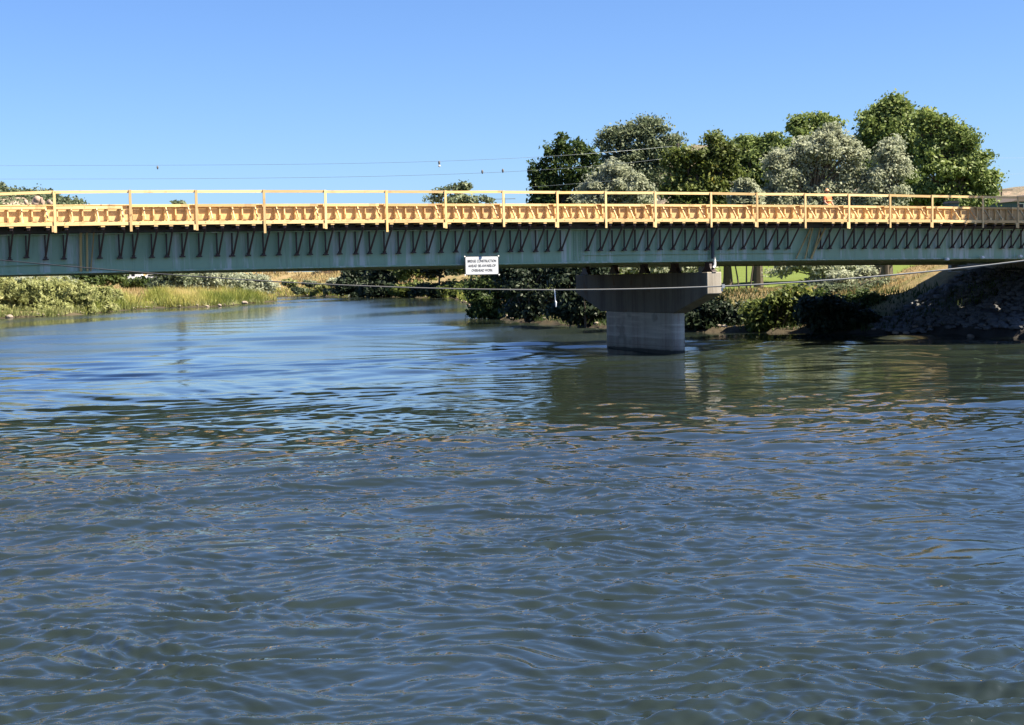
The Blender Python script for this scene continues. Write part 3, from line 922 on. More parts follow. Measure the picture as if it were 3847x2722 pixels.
def crown_points(lobes, n, rng, clump=34, sigma=0.55, hollow=0.45, bough=(0.27, 0.50)):
    """lobes: list of (centre, (rx, ry, rz), weight). Each lobe is a set of boughs with gaps between them. Returns points, tints and outward directions."""
    W = np.array([l[2] * (l[1][0] * l[1][1] * l[1][2]) ** 0.55 for l in lobes]); W = W / W.sum()
    out, tint, dirs = [], [], []
    for (c, r, _), w in zip(lobes, W):
        r = np.array(r); rm = r.mean()
        nb = int(np.clip(rm * 7.0, 7, 20))
        ub = rng.normal(size=(nb, 3)); ub /= np.linalg.norm(ub, axis=1)[:, None]; ub[:, 2] = ub[:, 2] * 0.85 + 0.08
        cb = c + ub * r * rng.uniform(0.35, 0.80, nb)[:, None]
        rb = r * rng.uniform(bough[0], bough[1], nb)[:, None]
        tb = rng.normal(0, 0.13, nb)
        m = max(6, int(n * w / clump))
        ib = rng.integers(0, nb, m)
        u = rng.normal(size=(m, 3)); u /= np.linalg.norm(u, axis=1)[:, None]
        rho = hollow + (1 - hollow) * rng.random(m) ** 0.6
        # twigs sweep outwards and up from the bough
        cc = cb[ib] + u * rho[:, None] * rb[ib] + ub[ib] * (rng.random(m) ** 3)[:, None] * rb[ib] * 0.7
        ct = rng.normal(0.45, 0.15, m) + tb[ib]
        k = rng.integers(int(clump * 0.4), int(clump * 1.6) + 1, m)
        idx = np.repeat(np.arange(m), k)
        sg = 0.8 * sigma * rng.uniform(0.4, 1.4, m)[idx][:, None]
        P = cc[idx] + np.clip(rng.normal(size=(len(idx), 3)), -1.6, 1.6) * sg * np.array([1.0, 1.0, 0.6])
        od = 0.55 * u + 0.45 * (cc - c) / r; od /= np.linalg.norm(od, axis=1)[:, None] + 1e-9
        ns = max(4, m // 7)
        us = rng.normal(size=(ns, 3)); us[:, 2] = np.abs(us[:, 2]) * 0.9 - 0.1; us /= np.linalg.norm(us, axis=1)[:, None]
        js = np.repeat(np.arange(ns), 14); fr = rng.random(len(js))
        Ps = c + us[js] * r * (0.72 + 0.5 * fr * rng.uniform(0.5, 1.0, ns)[js])[:, None] + rng.normal(size=(len(js), 3)) * sigma * 0.22 + np.array([0.25, 0, 0.15]) * (fr ** 2)[:, None] * rm * 0.3
        out.append(Ps); tint.append(rng.normal(0.55, 0.12, len(js))); dirs.append(us[js])
        out.append(P); tint.append(ct[idx] + rng.normal(0, 0.10, len(idx))); dirs.append(od[idx])
    return np.concatenate(out), np.clip(np.concatenate(tint), 0, 1), np.concatenate(dirs)


def plant(name, label, cat, Y, lobes_px, leaf, n=9000, size=0.30, seed=1, trunk_px=None, trunk_r=0.28, sigma=0.55, hollow=0.45, droop=0.0, group=None,
          stretch=1.7, clump=34, depth=0.8, base_z=None, twigs=14, stems=1, shear=0.0, bough=(0.29, 0.54)):
    """A tree or shrub at depth Y; its lobes are (x, y, rx, ry) seen in the photograph, turned into real sizes at that depth."""
    rng = np.random.default_rng(seed)
    k = Y / F_PX
    lobes = []
    for L in lobes_px:
        x, y, rx, ry = L[:4]
        dy = L[4] if len(L) > 4 else rng.uniform(-0.5, 0.5) * depth * rx * k
        c = at(x, y, Y + dy)
        lobes.append((c, (rx * k, max(rx * k * depth, 0.5), ry * k), 1.0))
    if cat == "tree" and Y < 160:                                   # ragged outline: small boughs standing off the big lobes
        extra = []
        for c, r, w in lobes:
            if r[0] < 0.7: continue
            for _ in range(4):
                a = rng.uniform(-0.35, math.pi + 0.35); f_ = rng.uniform(0.20, 0.42)
                extra.append((c + np.array([math.cos(a) * r[0], rng.uniform(-0.6, 0.6) * r[1], math.sin(a) * r[2]]) * rng.uniform(0.78, 1.02), (r[0] * f_, r[1] * f_, r[2] * f_ * rng.uniform(0.8, 1.5)), 1.0))
        lobes = [(c, (r[0] * 0.90, r[1] * 0.90, r[2] * 0.90), w) for c, r, w in lobes] + extra
    cx = trunk_px if trunk_px is not None else sum(l[0] * l[2] for l in lobes_px) / sum(l[2] for l in lobes_px)
    bx = at(cx, 1060, Y)[0]
    zg = float(ground(np.array([bx]), np.array([Y]))[0]) if base_z is None else base_z
    zg = max(zg, -0.3)
    root = empty(name, (bx, Y, zg), 0, label, cat, group)
    R = np.array([bx, Y, zg])
    if cat == "tree" and Y < 160:
        n, size = int(n * 0.95), size * 0.92
    P, tint, dirs = crown_points([(l[0] - R, l[1], l[2]) for l in lobes], n, rng, clump, sigma, hollow, bough)
    if shear:
        P[:, 0] += shear * P[:, 2]
    keep = P[:, 2] > -zg + 0.05
    P, tint, dirs = P[keep], tint[keep], dirs[keep]
    V = leaf_quads(P, size, rng, droop, stretch, dirs)
    soup("crown" if 'tree' in name else "foliage", V, 4, leaf, tint, root)
    mb = MB()
    ztop = max(l[0][2] for l in lobes) - zg
    for st in range(stems):
        off = rng.normal(0, 0.35, 2) * (stems > 1)
        h = ztop * 0.72
        bend = rng.normal(0, 0.25, 2) * h * 0.12
        tp = [np.array([off[0], off[1], -0.15])] + [np.array([off[0] * (1 + 2 * f_) + bend[0] * f_ * f_, off[1] * (1 + 2 * f_) + bend[1] * f_, h * f_]) for f_ in (0.2, 0.45, 0.7, 1.0)]
        rr = [trunk_r * 1.25, trunk_r, trunk_r * 0.78, trunk_r * 0.5, trunk_r * 0.22]
        mb.tube(tp, [r / math.sqrt(stems) for r in rr], 8)
        for l in lobes:
            c = l[0] - R
            f_ = np.clip(c[2] / max(h, 0.1) - 0.35, 0.15, 0.75)
            s0 = np.array([off[0] + bend[0] * f_ * f_, off[1] + bend[1] * f_, h * f_])
            md = (s0 + c) / 2 + rng.normal(0, 0.2, 3) + np.array([0, 0, 0.1 * np.linalg.norm(c - s0)])
            mb.tube([s0, md, c], [trunk_r * 0.45, trunk_r * 0.28, trunk_r * 0.1], 6)
            for _ in range(twigs // len(lobes) + 1):
                u = rng.normal(size=3); u /= np.linalg.norm(u); u[2] = abs(u[2]) * 0.8
                e = c + u * np.array(l[1]) * 0.85
                mb.tube([md * 0.4 + c * 0.6, (c + e) / 2 + rng.normal(0, 0.15, 3), e], [trunk_r * 0.2, trunk_r * 0.12, trunk_r * 0.04], 5)
    mb.obj("trunk" if 'tree' in name else "stems", M_BARK, root)
    return root


BIG = "big trees behind the right half of the bridge"
plant("poplar_tree", "dark green poplar with ragged spires, leftmost of the big trees behind the bridge", "tree", 132,
      [(2003, 640, 11, 55), (2018, 690, 18, 60), (2045, 650, 18, 70), (2058, 575, 10, 50), (2072, 640, 22, 80), (2095, 590, 20, 70), (2110, 535, 11, 45), (2125, 600, 26, 70), (2150, 570, 22, 55), (2178, 545, 16, 40),
       (2195, 590, 28, 60), (2225, 600, 22, 60), (2030, 745, 40, 60), (2100, 710, 50, 70), (2170, 690, 50, 70), (2230, 690, 45, 70), (2100, 790, 100, 70), (2210, 790, 70, 70), (2140, 900, 90, 90)],
      L_DARK, 26000, 0.2, 11, 2130, 0.3, 0.42, group=BIG)
plant("elm_tree", "airy grey green tree with thin feathery top behind the first silver shrub", "tree", 136,
      [(2290, 540, 55, 50), (2330, 510, 45, 35), (2400, 495, 45, 38), (2440, 485, 35, 28), (2480, 540, 42, 40), (2400, 560, 70, 50), (2300, 610, 60, 60), (2380, 640, 70, 60), (2460, 640, 50, 80), (2420, 730, 70, 60)],
      L_GREY, 22000, 0.17, 12, 2390, 0.34, 0.6, hollow=0.3, group=BIG, twigs=30, shear=0.03)
plant("silver_olive_tree", "small pale silver olive in front of the airy grey green tree", "tree", 122,
      [(2260, 680, 55, 50), (2320, 660, 45, 45), (2250, 740, 60, 50), (2370, 710, 60, 50), (2420, 750, 60, 40), (2320, 760, 80, 40), (2200, 760, 45, 30)],
      L_SILVER, 14000, 0.17, 13, 2320, 0.16, 0.42, group=BIG, droop=0.1)
plant("box_elder_tree", "bushy dark green tree with yellowing patches right of the airy tree", "tree", 113,
      [(2545, 640, 50, 60), (2600, 610, 55, 50), (2580, 700, 90, 70), (2690, 570, 40, 40), (2680, 520, 22, 38), (2720, 600, 55, 60), (2690, 680, 80, 70), (2640, 770, 120, 80), (2560, 790, 70, 90)],
      L_YELLOW, 30000, 0.18, 14, 2640, 0.36, 0.5, group=BIG)
plant("maple_tree", "rounded dark green tree between the yellowing tree and the big silver olive", "tree", 119,
      [(2800, 590, 55, 55), (2850, 560, 45, 40), (2900, 550, 50, 40), (2940, 570, 45, 45), (2840, 660, 90, 70), (2930, 660, 80, 70), (2800, 760, 110, 70)],
      L_GREEN, 26000, 0.18, 15, 2850, 0.36, 0.5, group=BIG)
plant("silver_olive_tree", "large pale silver olive tree with rounded top behind the worker", "tree", 111,
      [(3110, 510, 40, 34), (3060, 560, 60, 50), (3140, 560, 70, 50), (3190, 590, 45, 55), (2980, 620, 60, 45), (2930, 610, 40, 35), (3080, 640, 100, 60), (3180, 680, 60, 60), (2930, 690, 70, 50), (3040, 730, 110, 50), (2890, 740, 60, 40), (3120, 800, 120, 60), (2980, 830, 100, 70), (3225, 735, 60, 55), (3200, 790, 80, 50)],
      L_SILVER, 36000, 0.16, 16, 3060, 0.3, 0.42, group=BIG, droop=0.1)
plant("silver_olive_tree", "narrower silver olive tree standing right of the large silver one", "tree", 111,
      [(3365, 545, 28, 40), (3350, 600, 45, 45), (3310, 640, 50, 50), (3370, 660, 40, 50), (3280, 700, 50, 45), (3340, 730, 60, 45), (3300, 800, 80, 60)],
      L_SILVER, 18000, 0.16, 17, 3330, 0.2, 0.42, group=BIG, droop=0.1)
plant("cottonwood_tree", "green cottonwood with a small round top rising behind the large silver olive", "tree", 142,
      [(3010, 480, 35, 32), (3060, 465, 50, 28), (3110, 480, 35, 30), (3030, 530, 50, 40), (3100, 540, 60, 40), (3060, 650, 90, 70), (3060, 780, 90, 80)],
      L_GREEN, 18000, 0.21, 18, 3060, 0.4, 0.55, group=BIG)
plant("cottonwood_tree", "tallest bright green cottonwood, its crown topping all the trees", "tree", 130,
      [(3340, 405, 45, 30), (3300, 440, 60, 40), (3370, 450, 60, 45), (3260, 500, 60, 50), (3350, 520, 90, 60), (3440, 470, 50, 45), (3250, 580, 60, 60), (3420, 580, 90, 70), (3300, 660, 110, 80), (3420, 720, 110, 90), (3330, 850, 120, 100)],
      L_GREEN, 42000, 0.21, 19, 3330, 0.5, 0.6, group=BIG, shear=0.02)
plant("willow_tree", "broad bright green tree leaning right, last of the big trees on the right", "tree", 120,
      [(3480, 470, 50, 40), (3530, 500, 50, 45), (3590, 540, 50, 50), (3500, 570, 80, 60), (3640, 610, 50, 50), (3570, 640, 90, 60), (3680, 680, 45, 50), (3620, 710, 80, 60), (3500, 720, 90, 70), (3700, 745, 40, 40), (3560, 800, 120, 70)],
      L_GREEN, 42000, 0.2, 20, 3560, 0.45, 0.55, group=BIG, shear=0.02)
plant("olive_shrub", "low silver shrub behind the rail beneath the rounded dark tree", "shrub", 108,
      [(2790, 710, 25, 35), (2830, 730, 30, 40), (2760, 745, 30, 30), (2810, 790, 60, 40), (2800, 880, 70, 80)], L_SILVER, 5000, 0.22, 21, 2800, 0.1, 0.35, stems=3)
plant("willow_shrub", "mid green scrub on the slope above the shaded bush at the right bank foot", "shrub", 87.3,
      [(3060, 1135, 50, 34), (3120, 1150, 55, 34), (3190, 1140, 60, 36), (3260, 1130, 50, 34), (3310, 1140, 40, 26), (3230, 1165, 60, 24)], L_DARK, 14000, 0.13, 29, 3180, 0.08, 0.32, stems=4, depth=0.5)
plant("sage_shrub", "grey green scrub on the embankment side between pale olive and bridge shadow", "shrub", 91.5,
      [(3100, 1100, 50, 26), (3165, 1108, 50, 28), (3230, 1095, 50, 26), (3290, 1080, 45, 24), (3345, 1062, 40, 20), (3270, 1110, 50, 22)], L_GREY, 14000, 0.12, 26, 3210, 0.07, 0.3, stems=4, depth=0.6)
plant("olive_shrub", "pale olive shrub on the dry embankment just left of the bridge shadow", "shrub", 96,
      [(3150, 1060, 50, 40), (3215, 1075, 50, 40), (3255, 1040, 40, 35), (3190, 1110, 50, 35), (3120, 1110, 45, 35)], L_SILVER, 9000, 0.16, 28, 3190, 0.1, 0.34, stems=3)
plant("olive_shrub", "olive shrub on the lawn seen through the gap between pier cap and girder", "shrub", 128,
      [(2300, 1000, 70, 40), (2390, 1000, 70, 40), (2480, 1005, 70, 40), (2570, 1000, 70, 45), (2640, 1010, 50, 35), (2440, 960, 120, 50)], L_SILVER, 12000, 0.2, 27, 2480, 0.12, 0.4, stems=4)
plant("far_tree", "small distant green tree seen over the rail left of the big trees", "tree", 320,
      [(1650, 740, 40, 30), (1710, 715, 45, 22), (1745, 705, 28, 22), (1700, 760, 90, 30), (1780, 755, 40, 22), (1830, 750, 22, 16), (1700, 840, 80, 60)], L_GREY, 4200, 0.42, 22, 1700, 0.4, 0.8)
plant("far_tree", "tiny distant treetop poking above the form boards on the left", "tree", 420,
      [(662, 765, 10, 12), (680, 762, 10, 10), (672, 800, 12, 30), (672, 880, 10, 60)], L_GREY, 1200, 0.6, 23, 672, 0.4, 0.6)
# under the bridge, far bank
DARKB = "dark trees overhanging the far bank"
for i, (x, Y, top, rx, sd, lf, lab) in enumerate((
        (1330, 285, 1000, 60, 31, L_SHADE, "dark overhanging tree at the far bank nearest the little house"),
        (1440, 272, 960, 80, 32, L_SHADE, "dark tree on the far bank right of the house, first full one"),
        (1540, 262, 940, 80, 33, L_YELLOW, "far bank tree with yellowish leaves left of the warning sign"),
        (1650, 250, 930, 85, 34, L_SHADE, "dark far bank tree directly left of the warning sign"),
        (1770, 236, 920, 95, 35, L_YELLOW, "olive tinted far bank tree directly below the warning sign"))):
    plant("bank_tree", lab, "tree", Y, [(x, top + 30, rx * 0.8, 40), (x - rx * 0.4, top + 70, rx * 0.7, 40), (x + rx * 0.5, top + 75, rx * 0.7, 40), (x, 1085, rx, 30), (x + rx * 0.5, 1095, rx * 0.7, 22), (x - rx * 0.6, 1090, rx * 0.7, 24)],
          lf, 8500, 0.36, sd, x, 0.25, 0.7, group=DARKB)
BUSH = "dense bushes overhanging the right bank"
plant("willow_shrub", "dark leafy bush overhanging the river furthest left, with yellowing leaves", "shrub", 125,
      [(1790, 1120, 45, 60), (1830, 1080, 60, 60), (1850, 1150, 60, 45), (1800, 1170, 40, 25), (1870, 1040, 60, 60), (1920, 1110, 60, 70)], L_DARK, 14000, 0.17, 41, 1850, 0.14, 0.42, group=BUSH, stems=4, depth=0.4)
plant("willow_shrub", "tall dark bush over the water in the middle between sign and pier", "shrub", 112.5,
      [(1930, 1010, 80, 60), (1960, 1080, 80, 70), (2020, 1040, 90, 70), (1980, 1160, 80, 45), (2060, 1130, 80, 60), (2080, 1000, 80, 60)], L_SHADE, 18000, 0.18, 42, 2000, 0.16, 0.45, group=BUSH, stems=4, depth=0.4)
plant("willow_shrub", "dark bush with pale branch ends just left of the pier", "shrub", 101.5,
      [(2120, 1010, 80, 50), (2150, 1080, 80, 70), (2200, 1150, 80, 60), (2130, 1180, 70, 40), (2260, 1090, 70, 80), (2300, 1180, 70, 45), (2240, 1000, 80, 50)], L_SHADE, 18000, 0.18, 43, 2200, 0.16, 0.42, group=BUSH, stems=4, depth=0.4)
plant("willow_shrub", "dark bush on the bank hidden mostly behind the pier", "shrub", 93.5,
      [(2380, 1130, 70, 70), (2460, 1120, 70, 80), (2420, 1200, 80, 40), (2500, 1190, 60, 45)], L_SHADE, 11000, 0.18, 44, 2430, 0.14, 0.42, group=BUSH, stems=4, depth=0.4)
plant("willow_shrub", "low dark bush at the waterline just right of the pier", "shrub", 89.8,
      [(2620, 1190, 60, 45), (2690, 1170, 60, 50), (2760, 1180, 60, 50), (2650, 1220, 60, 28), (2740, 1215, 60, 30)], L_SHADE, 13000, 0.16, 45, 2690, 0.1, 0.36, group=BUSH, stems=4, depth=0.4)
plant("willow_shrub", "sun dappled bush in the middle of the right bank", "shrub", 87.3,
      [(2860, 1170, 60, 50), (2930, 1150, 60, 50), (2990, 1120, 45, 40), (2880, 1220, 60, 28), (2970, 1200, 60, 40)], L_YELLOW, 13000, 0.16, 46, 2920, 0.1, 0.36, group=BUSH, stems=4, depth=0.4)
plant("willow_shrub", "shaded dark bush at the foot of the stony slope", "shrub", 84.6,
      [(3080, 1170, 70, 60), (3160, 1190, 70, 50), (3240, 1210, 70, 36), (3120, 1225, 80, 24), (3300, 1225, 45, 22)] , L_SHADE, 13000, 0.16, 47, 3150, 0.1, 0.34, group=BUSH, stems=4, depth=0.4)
plant("silver_olive_tree", "pale leaved olive tree leaning over the right bank beneath the bridge", "tree", 108,
      [(2950, 1010, 50, 40), (3010, 1000, 60, 40), (3080, 990, 60, 40), (3150, 1010, 70, 45), (3120, 1070, 80, 50), (3200, 1070, 60, 50), (3060, 1090, 60, 40), (3180, 1120, 50, 35), (3070, 960, 90, 40)], L_SILVER, 16000, 0.18, 48, 3130, 0.16, 0.4)
for x, Y, sd, lab in ((2735, 132, 51, "dark trunked park tree nearest the pier, its crown hidden by the bridge"), (2842, 136, 52, "dark trunked park tree second from the pier on the lawn"),
                      (3292, 128, 53, "thick trunked park tree on the right near the embankment")):
    plant("park_tree", lab, "tree", Y, [(x, 900, 90, 55), (x - 60, 930, 60, 40), (x + 60, 925, 60, 45), (x, 840, 80, 50)], L_GREEN, 7000, 0.32, sd, x, 0.42 if x < 3000 else 0.62, 0.5, base_z=None)
# off the right edge: the tree that shades the end of the bridge
bt = BP(31.5, -3.6, 0)
rt_ = empty("elm_tree", (bt[0], bt[1], float(ground(np.array([bt[0]]), np.array([bt[1]]))[0])), 0, "tall green tree by the right bridge end that shades the last form bays", "tree")
lob = [(np.array([1.2, 0.0, 14.0]), (3.0, 2.6, 2.6), 1), (np.array([2.2, 0.5, 10.5]), (2.8, 2.6, 2.4), 1), (np.array([3.2, -1.0, 16.5]), (2.8, 2.4, 2.2), 1), (np.array([0.9, 0.3, 11.5]), (2.0, 2.0, 1.8), 1)]
rg = np.random.default_rng(60)
P, tn, dr_ = crown_points(lob, 12000, rg, 26, 0.5)
soup("crown", leaf_quads(P, 0.24, rg, 0, 1.6, dr_), 4, L_GREEN, tn, rt_)
MB().tube([(0, 0, -0.5), (0.2, 0, 4), (0.8, 0, 9), (1.4, 0, 14)], [0.4, 0.33, 0.24, 0.08], 9).tube([(0.5, 0, 7), (1.6, 0.3, 9.5), (2.4, 0.5, 11)], [0.2, 0.12, 0.05], 6).obj("trunk", M_BARK, rt_)

# left bank shrubs
WIL = "willow shrubs along the left bank waterline"
for i, (x, Y, top, bot, rx, lab) in enumerate((
        (-60, 170, 1060, 1190, 90, "feathery willow shrub cut off by the left picture edge"),
        (60, 171, 1062, 1188, 90, "tall feathery willow shrub, first full one from the left"),
        (160, 173, 1068, 1185, 80, "feathery willow shrub second from the left on the bank"),
        (255, 177, 1075, 1180, 80, "feathery willow shrub third from the left on the bank"),
        (345, 184, 1092, 1175, 60, "lower willow shrub, fourth from the left beside the reeds"),
        (410, 198, 1105, 1168, 45, "small rightmost willow shrub merging into the yellow reeds"))):
    h = (bot - top) / 2
    top -= 14; bot += 4; h = (bot - top) / 2
    plant("willow_shrub", lab, "shrub", Y + 1.2, [(x, top + h * 0.6, rx * 0.7, h * 0.6), (x - rx * 0.5, top + h * 0.9, rx * 0.6, h * 0.6), (x + rx * 0.5, top + h * 0.85, rx * 0.6, h * 0.6), (x, top + h * 1.4, rx * 0.9, h * 0.5), (x - rx * 0.6, bot - h * 0.35, rx * 0.6, h * 0.3), (x + rx * 0.6, bot - h * 0.35, rx * 0.6, h * 0.3)],
          L_WILLOW, 19000, 0.14, 70 + i, x, 0.1, 0.36, hollow=0.1, bough=(0.8, 1.0), group=WIL, stretch=3.4, droop=-0.35, stems=5, depth=0.6)
OLV = "silver olive trees on the left bank"
for i, (x, Y, top, bot, rx, lab) in enumerate((
        (10, 192, 1040, 1120, 80, "pale silver olive behind the willows at the left picture edge"),
        (120, 194, 1036, 1120, 80, "pale silver olive behind the second willow from the left"),
        (235, 198, 1040, 1120, 75, "pale silver olive behind the third willow, last before the grassy gap"),
        (640, 236, 1010, 1105, 75, "shadowed olive tree left part of the clump on the point"),
        (740, 240, 1005, 1100, 80, "grey olive tree in the middle of the clump on the point"),
        (850, 246, 1005, 1115, 85, "sunlit grey olive tree right of the clump middle on the point"),
        (960, 250, 1030, 1128, 70, "grey olive drooping to the water at the tip of the point"))):
    h = (bot - top) / 2
    plant("silver_olive_tree", lab, "tree", Y, [(x, top + h * 0.6, rx * 0.75, h * 0.6), (x - rx * 0.5, top + h, rx * 0.6, h * 0.55), (x + rx * 0.55, top + h, rx * 0.6, h * 0.55), (x, bot - h * 0.5, rx * 0.9, h * 0.5)],
          L_SILVER if i != 3 else L_GREY, 9000, 0.24, 80 + i, x, 0.14, 0.5, group=OLV, bough=(0.4, 0.7))
for i, (x, Y, top, bot, rx, lab) in enumerate((
        (390, 262, 1000, 1082, 92, "dark round bush beneath the bridge left of the white trailer"),
        (320, 250, 1015, 1085, 60, "dark bush between silver olives and the dry grass slope"),
        (540, 272, 1042, 1080, 75, "low dark hedge under the white trailer"),
        (600, 262, 1045, 1085, 45, "low dark scrub at the grassy gap below the grey post"))):
    h = (bot - top) / 2
    plant("dark_shrub", lab, "shrub", Y, [(x, top + h, rx, h), (x - rx * 0.5, top + h * 1.2, rx * 0.6, h * 0.8), (x + rx * 0.5, top + h * 1.2, rx * 0.6, h * 0.8)], L_DARK, 3500, 0.36, 95 + i, x, 0.1, 0.5, stems=3)
plant("olive_shrub", "small pale olive shrub on the far bank slope below the little house", "shrub", 300,
      [(1285, 1055, 36, 22), (1310, 1062, 25, 18), (1260, 1065, 25, 16)], L_SILVER, 2500, 0.4, 99, 1285, 0.1, 0.5, stems=3)
for i, (x, y, Y) in enumerate(((1085, 1060, 300), (1160, 1065, 305), (1210, 1075, 305), (1120, 1090, 308), (1190, 1098, 306), (1245, 1095, 300))):
    plant("sage_shrub", "low grey green sage clump on the dry far bank slope, " + ("upper left", "upper middle", "upper right", "lower left", "lower middle", "lower right")[i], "shrub", Y,
          [(x, y, 24, 11), (x + 14, y + 3, 16, 8)], L_GREY if i % 2 else L_WILLOW, 900, 0.4, 110 + i, x, 0.06, 0.4, stems=2, twigs=4, group="sage clumps on the far bank slope")


def blades(name, X, Y, hmin, hmax, w, mat, tintf, label, cat=None):
    rng = np.random.default_rng(hash(name) % 1000 if False else len(X))
    n = len(X)
    Z = ground(X, Y)
    ok = Z > 0.0
    X, Y, Z = X[ok], Y[ok], Z[ok]; n = len(X)
    h = rng.uniform(hmin, hmax, n) * (0.8 + 0.25 * fnoise(X, Y, 6, 2)); a = rng.uniform(0, math.pi, n)
    lean = rng.normal(0, 0.36, (n, 2)) * h[:, None]
    wx, wy = np.cos(a) * w * 0.5, np.sin(a) * w * 0.5
    z0 = np.zeros(n)
    b0 = np.stack([X - wx, Y - wy, Z - 0.05], 1); b1 = np.stack([X + wx, Y + wy, Z - 0.05], 1)
    tp = np.stack([X + lean[:, 0], Y + lean[:, 1], Z + h], 1)
    V = np.stack([b0, b1, tp], 1).reshape(-1, 3)
    t = np.clip(tintf(X, Y) + rng.normal(0, 0.15, n), 0, 1)
    o = soup(name, V, 3, mat, t)
    o['kind'] = 'stuff'
    tag(o, label, cat)
    return o


rg = np.random.default_rng(5)
def along(pts, n, d0, d1, side):
    """Random points beside a polyline, d0..d1 away on one side."""
    p = np.array(pts, float); seg = p[1:] - p[:-1]; L = np.hypot(seg[:, 0], seg[:, 1]); w = L / L.sum()
    i = rg.choice(len(seg), n, p=w); k = rg.random(n)
    nx = -seg[i, 1] / L[i]; ny = seg[i, 0] / L[i]
    d = d0 + (d1 - d0) * rg.random(n)
    return p[i, 0] + seg[i, 0] * k + side * nx * d, p[i, 1] + seg[i, 1] * k + side * ny * d
X, Y = along(LEFT[4:14], 52000, 0.3, 12, 1)
m_ = Y > 176
blades("reed_bed", X[m_], Y[m_], 0.7, 2.2, 0.11, L_REED, lambda X, Y: 0.45 + 0.3 * fnoise(X, Y, 9, 6) + 0.02 * (seg_dist(X, Y, LEFT) - 3) * 2, "yellow green reeds and tall grass along the left bank", "reeds")
X, Y = along(LEFT[3:14], 20000, 8, 42, 1)
blades("dry_grass", X, Y, 0.4, 1.0, 0.16, L_DRY, lambda X, Y: 0.5 + 0.3 * fnoise(X, Y, 14, 4), "dry straw coloured grass on the left bank", "grass")
X, Y = along(RIGHT[1:6], 20000, 0.5, 26, 1)
blades("dry_grass", X, Y, 0.4, 1.1, 0.2, L_DRY, lambda X, Y: 0.5 + 0.35 * fnoise(X, Y, 12, 8), "dry straw grass covering the far bank slope", "grass")
X, Y = along(RIGHT[1:8], 9000, 0.2, 3.5, 1)
blades("bank_sedge", X, Y, 0.5, 1.4, 0.2, L_REED, lambda X, Y: 0.2 + 0.3 * fnoise(X, Y, 10, 3), "green sedge fringe at the far waterline", "sedge")
X, Y = along(LEFT[3:14], 9000, -0.1, 1.6, 1)
blades("bank_sedge", X, Y, 0.4, 1.2, 0.10, L_WILLOW, lambda X, Y: 0.25 + 0.3 * fnoise(X, Y, 7, 3), "green sedge fringe at the left bank waterline", "sedge")
X, Y = along(RIGHT[9:17], 12000, 0.3, 7, 1)
blades("bank_weeds", X, Y, 0.2, 0.55, 0.07, L_DARK, lambda X, Y: 0.25 + 0.3 * fnoise(X, Y, 6, 3), "rough green weeds on the right bank below the lawn", "weeds")
sx, tx = rg.uniform(27, 48, 14000), rg.uniform(16.5, 30, 14000)
X = ORG[0] + S_[0] * sx + T_[0] * tx; Y = ORG[1] + S_[1] * sx + T_[1] * tx
blades("embankment_grass", X, Y, 0.12, 0.4, 0.05, L_DRY, lambda X, Y: 0.45 + 0.3 * fnoise(X, Y, 5, 3), "dry grass on the embankment side beyond the bridge", "grass")

# junipers on the rocky hill and crags
rg = np.random.default_rng(9)
def ridge_z(x):
    return at(x, np.interp(x, [-500, 0, 60, 130, 200, 260, 330], [560, 696, 722, 730, 738, 752, 772]), 640)
V = []
tn = []
for k in range(420):
    x = rg.uniform(-120, 330); p = ridge_z(x)
    dn = abs(rg.normal(0, 6)); p = p + np.array([0, -dn * 3.9, -dn + 0.4])
    r = rg.uniform(1.0, 2.4)
    C = p + rg.normal(size=(40, 3)) * r * np.array([0.6, 0.6, 0.55]) + np.array([0, 0, 0.3])
    V.append(leaf_quads(C, 0.9, rg)); tn.append(np.clip(rg.normal(0.35, 0.2) + rg.normal(0, 0.12, 40), 0, 1))
hj = soup("juniper_scrub", np.concatenate(V), 4, L_GREY, np.concatenate(tn)); tag(hj, "dark juniper scrub dotted over the rocky hill on the left", "scrub", kind='stuff')


def rock_mesh(seed, mat, sub=2, rough=0.28):
    import bmesh
    bm = bmesh.new(); bmesh.ops.create_icosphere(bm, subdivisions=sub, radius=1.0)
    r = np.random.default_rng(seed); kv = r.normal(size=(5, 3)) * 1.5; ph = r.uniform(0, 6.28, 5)
    for v in bm.verts:
        p = np.array(v.co); f_ = 1 + rough * sum(math.sin(p @ kv[i] + ph[i]) for i in range(5)) / 2.2
        v.co = Vector(p * f_) * 1.0
    me = bpy.data.meshes.new("rock"); bm.to_mesh(me); bm.free(); me.materials.append(mat)
    return me
ROCKS = [rock_mesh(k, M_ROCK) for k in range(5)]
CRAG = plain("pinkish_crag_rock", (0.33, 0.24, 0.19), 0.95, 0.5, 2.2)
for i, (x, y, w, h, lab) in enumerate(((100, 754, 9, 9, "left"), (137, 750, 13, 12, "second"), (160, 752, 6, 11, "narrow third"), (184, 755, 11, 9, "right"))):
    me = rock_mesh(20 + i, CRAG, 3, 0.35)
    p = at(x, y + 5, 598); k = 598 / F_PX
    o = put("crag", me, None, tuple(p)); o.scale = (w * k, 6 * w * k / 5, h * k * 1.3); o.rotation_euler = (0, 0, i * 1.3)
    tag(o, "pinkish rock crag on the far left hillside, %s of four above the forms" % lab, "crag", "rock crags on the far left hill")

